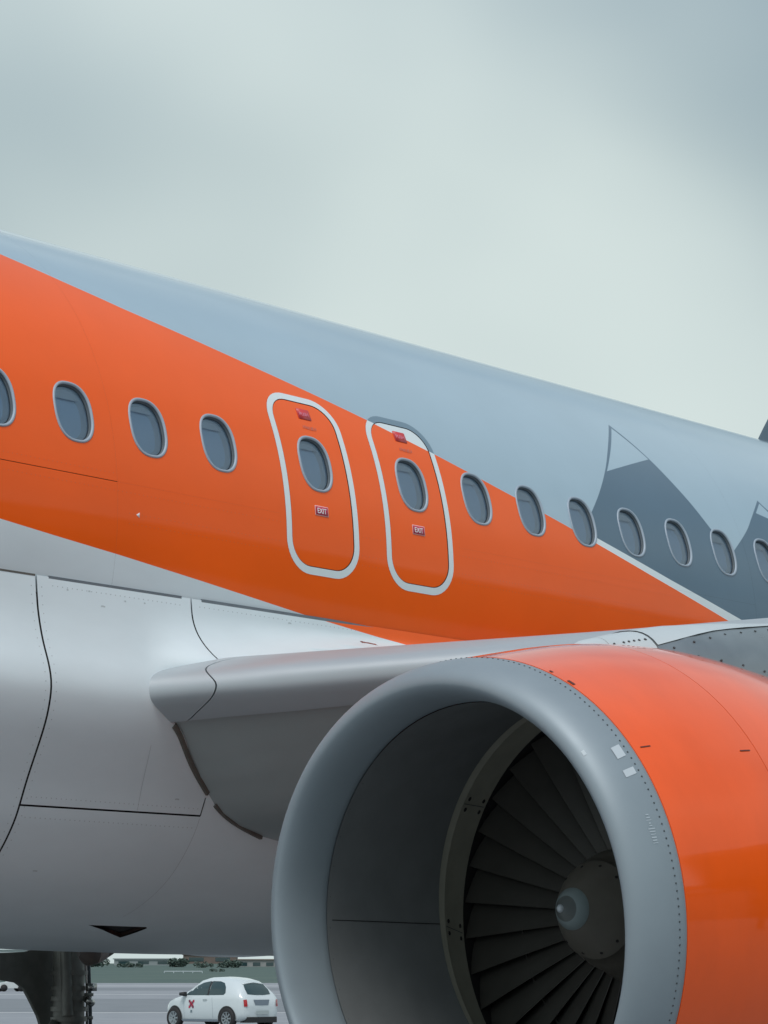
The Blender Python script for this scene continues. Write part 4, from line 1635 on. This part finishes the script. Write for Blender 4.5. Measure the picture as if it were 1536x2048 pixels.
# ------------------------------------------------------------------ far things
def build_tug(loc, heading):
    t = empty('baggage_tug', loc, heading)
    tag(t, 'small pale ground vehicle far off behind the landing gear', 'vehicle')
    pr_ = [(-1.1, .28), (-1.15, .75), (-.55, .85), (-.5, 1.05), (.2, 1.05), (.35, .80), (1.1, .72), (1.2, .28)]
    v, f = loft([[(x, y, z) for x, z in pr_] for y in (-.55, -.5, .5, .55)])
    b = part('body', v, f, mat('tug_white', (0.62, 0.66, 0.66), 0.5), t, smooth=False)
    for x in (-.75, .8):
        for y in (-.55, .55):
            v, f = loft([[(x + .30 * math.cos(2 * PI * k / 16), y + d, .30 + .30 * math.sin(2 * PI * k / 16)) for k in range(16)] for d in (-.1, .1)])
            part('wheel', v, f, M_tyre, t)
    v, f = box(-.42, .1, -.3, .3, 1.06, 1.3)
    part('seat', v, f, M_blackp, t, smooth=False)
    v, f = tube([(.3, 0, .8), (.15, 0, 1.15)], .03, 8)
    part('steering_column', v, f, M_blackp, t)
    return t


p = at(228, (34 - 768) / 5250 * 228)
build_tug((p.x, p.y, 0), YAW + R(115))


def far_building(d, px0, px1, z0, h, label, wallc, roofc, nwin, depth=9):
    s0, s1 = (px0 - 768) / 5250 * d, (px1 - 768) / 5250 * d
    L = s1 - s0
    o = empty('airport_building', at(d, s0, z0), YAW - PI / 2)
    tag(o, label, 'building')
    # local x runs along the front, local y away from the viewer
    v, f = box(0, L, 0, depth, 0, h)
    w = part('wall', v, f, mat('wall_' + label[:10], wallc, 0.8, var=.08, vscale=.5), o, smooth=False)
    v, f = box(-.3, L + .3, -.3, depth + .3, h, h + .25)
    part('roof', v, f, mat('roof_' + label[:10], roofc, 0.7), o, smooth=False)
    for i in range(nwin):
        x = L * (i + .5) / nwin
        v, f = box(x - L / nwin * .28, x + L / nwin * .28, -.06, .05, h * .35, h * .75)
        part('window', v, f, M_cglass, o, smooth=False)
    return o


far_building(640, 236, 352, 3.0, 1.7, 'long low pale building beyond the grass', (0.26, 0.30, 0.31), (0.28, 0.32, 0.33), 3)
far_building(610, 478, 556, 2.4, 2.0, 'small pale building with dark windows near the engine edge', (0.27, 0.28, 0.28), (0.22, 0.19, 0.17), 3)
far_building(690, 372, 476, 3.5, 2.6, 'low brown roofed building between the two pale ones', (0.15, 0.12, 0.105), (0.14, 0.11, 0.10), 2)
far_building(760, -40, 92, 3.8, 4.0, 'far pale building left of the landing gear', (0.50, 0.56, 0.57), (0.26, 0.32, 0.33), 6)

M_leafA = mat('hedge_leaf_dark', (0.045, 0.078, 0.066), 0.7)
M_leafB = mat('hedge_leaf_light', (0.065, 0.10, 0.08), 0.7)


def hedge(d, px, z0, wd, h, label, seed):
    rs = random.Random(seed)
    p = at(d, (px - 768) / 5250 * d, z0)
    o = empty('bush', p, YAW - PI / 2)
    tag(o, label, 'bush', 'bushes along the far edge of the grass')
    V, F, mi = [], [], []
    lumps = [(rs.uniform(-.42, .42) * wd, rs.uniform(-.2, .2) * wd, h * rs.uniform(.35, .68), rs.uniform(.22, .40) * h) for _ in range(9)]
    for k in range(620):
        lx, ly, lz, lr = rs.choice(lumps)
        a, b = rs.uniform(0, 2 * PI), math.asin(rs.uniform(-1, 1))
        r = lr * rs.uniform(.75, 1.08)
        c = Vector((lx + 1.3 * r * math.cos(a) * math.cos(b), ly + r * math.sin(a) * math.cos(b), max(.05, lz + r * math.sin(b))))
        e1 = Vector((rs.uniform(-1, 1), rs.uniform(-1, 1), rs.uniform(-1, 1))).normalized()
        e2 = e1.orthogonal()
        s_ = h * rs.uniform(.06, .13)
        i = len(V)
        V += [tuple(c + e1 * s_), tuple(c + e2 * s_), tuple(c - e1 * s_), tuple(c - e2 * s_ * .8)]
        F.append((i, i + 1, i + 2, i + 3))
        mi.append(0 if rs.random() < .55 else 1)
    part('foliage', V, F, [M_leafA, M_leafB], o, midx=mi, smooth=False)
    for lx, ly, lz, lr in lumps[:4]:
        v, f = tube([(lx * .3, ly * .3, -.2), (lx, ly, lz)], [.12, .04], 6)
        part('stem', v, f, mat('bush_stem', (0.06, 0.045, 0.03), 0.8), o)
    return o


hedge(600, 205, 2.6, 7.0, 2.6, 'dark bush right of the landing gear', 1)
hedge(590, 268, 2.4, 6.0, 1.5, 'low bush in front of the long pale building', 2)
hedge(600, 362, 2.6, 6.0, 2.3, 'dark bush at the right end of the long pale building', 3)
hedge(585, 428, 2.4, 9.0, 1.6, 'wide low bush before the brown roofed building', 4)
hedge(585, 470, 2.4, 4.0, 1.9, 'small bush beside the pale building near the engine', 5)
hedge(520, 440, 1.7, 3.0, .7, 'tiny bush alone on the grass above the car', 6)

# low white guard rail on the grass
o = empty('guard_rail', at(500, (335 - 768) / 5250 * 500, 1.35), YAW - PI / 2)
tag(o, 'thin white rail across the grass above the car', 'railing')
L = 75 / 5250 * 500
v, f = box(0, L, -.05, .05, .42, .56)
part('rail', v, f, M_decal, o, smooth=False)
for k in range(5):
    v, f = box(L * k / 4 - .06, L * k / 4 + .06, -.04, .04, -.2, .45)
    part('post', v, f, M_decal, o, smooth=False)


# ------------------------------------------------------------------ terminal behind the viewer, seen mirrored in the paint
def build_terminal():
    t = empty('terminal_building', (30, -50, 0))
    tag(t, 'dark glazed terminal building mirrored low in the orange fuselage paint', 'building')
    M_tw = mat('terminal_cladding', (0.17, 0.175, 0.18), 0.7, var=.1, vscale=.3)
    M_tr = mat('terminal_roof', (0.22, 0.23, 0.24), 0.7)
    for x0, x1, h in ((0, 14, 8.5), (14, 120, 14.5)):
        v, f = box(x0, x1 - .02, -30, 0, 0, h)
        part('wall', v, f, M_tw, t, smooth=False)
        v, f = box(x0 - .4, x1 + .38, -30.4, .5, h, h + .5)
        part('roof', v, f, M_tr, t, smooth=False)
        z = 3.2
        while z + 2.2 < h:
            x = x0 + 1
            while x + 5 < x1:
                v, f = box(x, x + 4.6, -.05, .06, z, z + 2.1)
                part('window', v, f, M_cglass, t, smooth=False)
                x += 5.4
            z += 3.6
    return t


build_terminal()


def build_bridge():
    b = empty('boarding_bridge', (7.5, -18.5, 0), math.atan2(-31.5, 32.5))
    tag(b, 'boarding bridge on a column mirrored in the orange engine cowl', 'boarding bridge')
    M_b = mat('bridge_cladding', (0.035, 0.036, 0.038), 0.6, var=.1, vscale=.6)
    M_b2 = mat('bridge_frame', (0.03, 0.031, 0.033), 0.6)
    v, f = box(2.6, 42, -1.35, 1.35, 4.25, 6.9)
    t = part('tunnel', v, f, M_b, b, smooth=False)
    for x in np.arange(3.2, 41, 2.4):
        v, f = box(x, x + .16, -1.43, 1.43, 4.15, 7.0)
        part('rib', v, f, M_b2, t, smooth=False)
    pr_ = [(2.6, 4.0), (-.6, 4.0), (-1.2, 4.5), (-1.0, 6.6), (-.2, 7.3), (2.6, 7.3)]
    v, f = loft([[(x, y, z) for x, z in pr_] for y in (-1.9, 1.9)])
    part('cab', v, f, M_b2, b, smooth=False)
    v, f = join(tube([(5.2, -.9, .5), (5.2, -.9, 4.25)], .22, 12))
    part('column', v, f, M_b2, b)
    v, f = join(tube([(5.2, .9, .5), (5.2, .9, 4.25)], .22, 12))
    part('column', v, f, M_b2, b)
    for y in (-.9, .9):
        v, f = loft([[(5.2 + .5 * math.cos(2 * PI * k / 20), y + d, .5 + .5 * math.sin(2 * PI * k / 20)) for k in range(20)] for d in (-.2, .2)])
        part('wheel', v, f, M_tyre, b)
    return b


build_bridge()
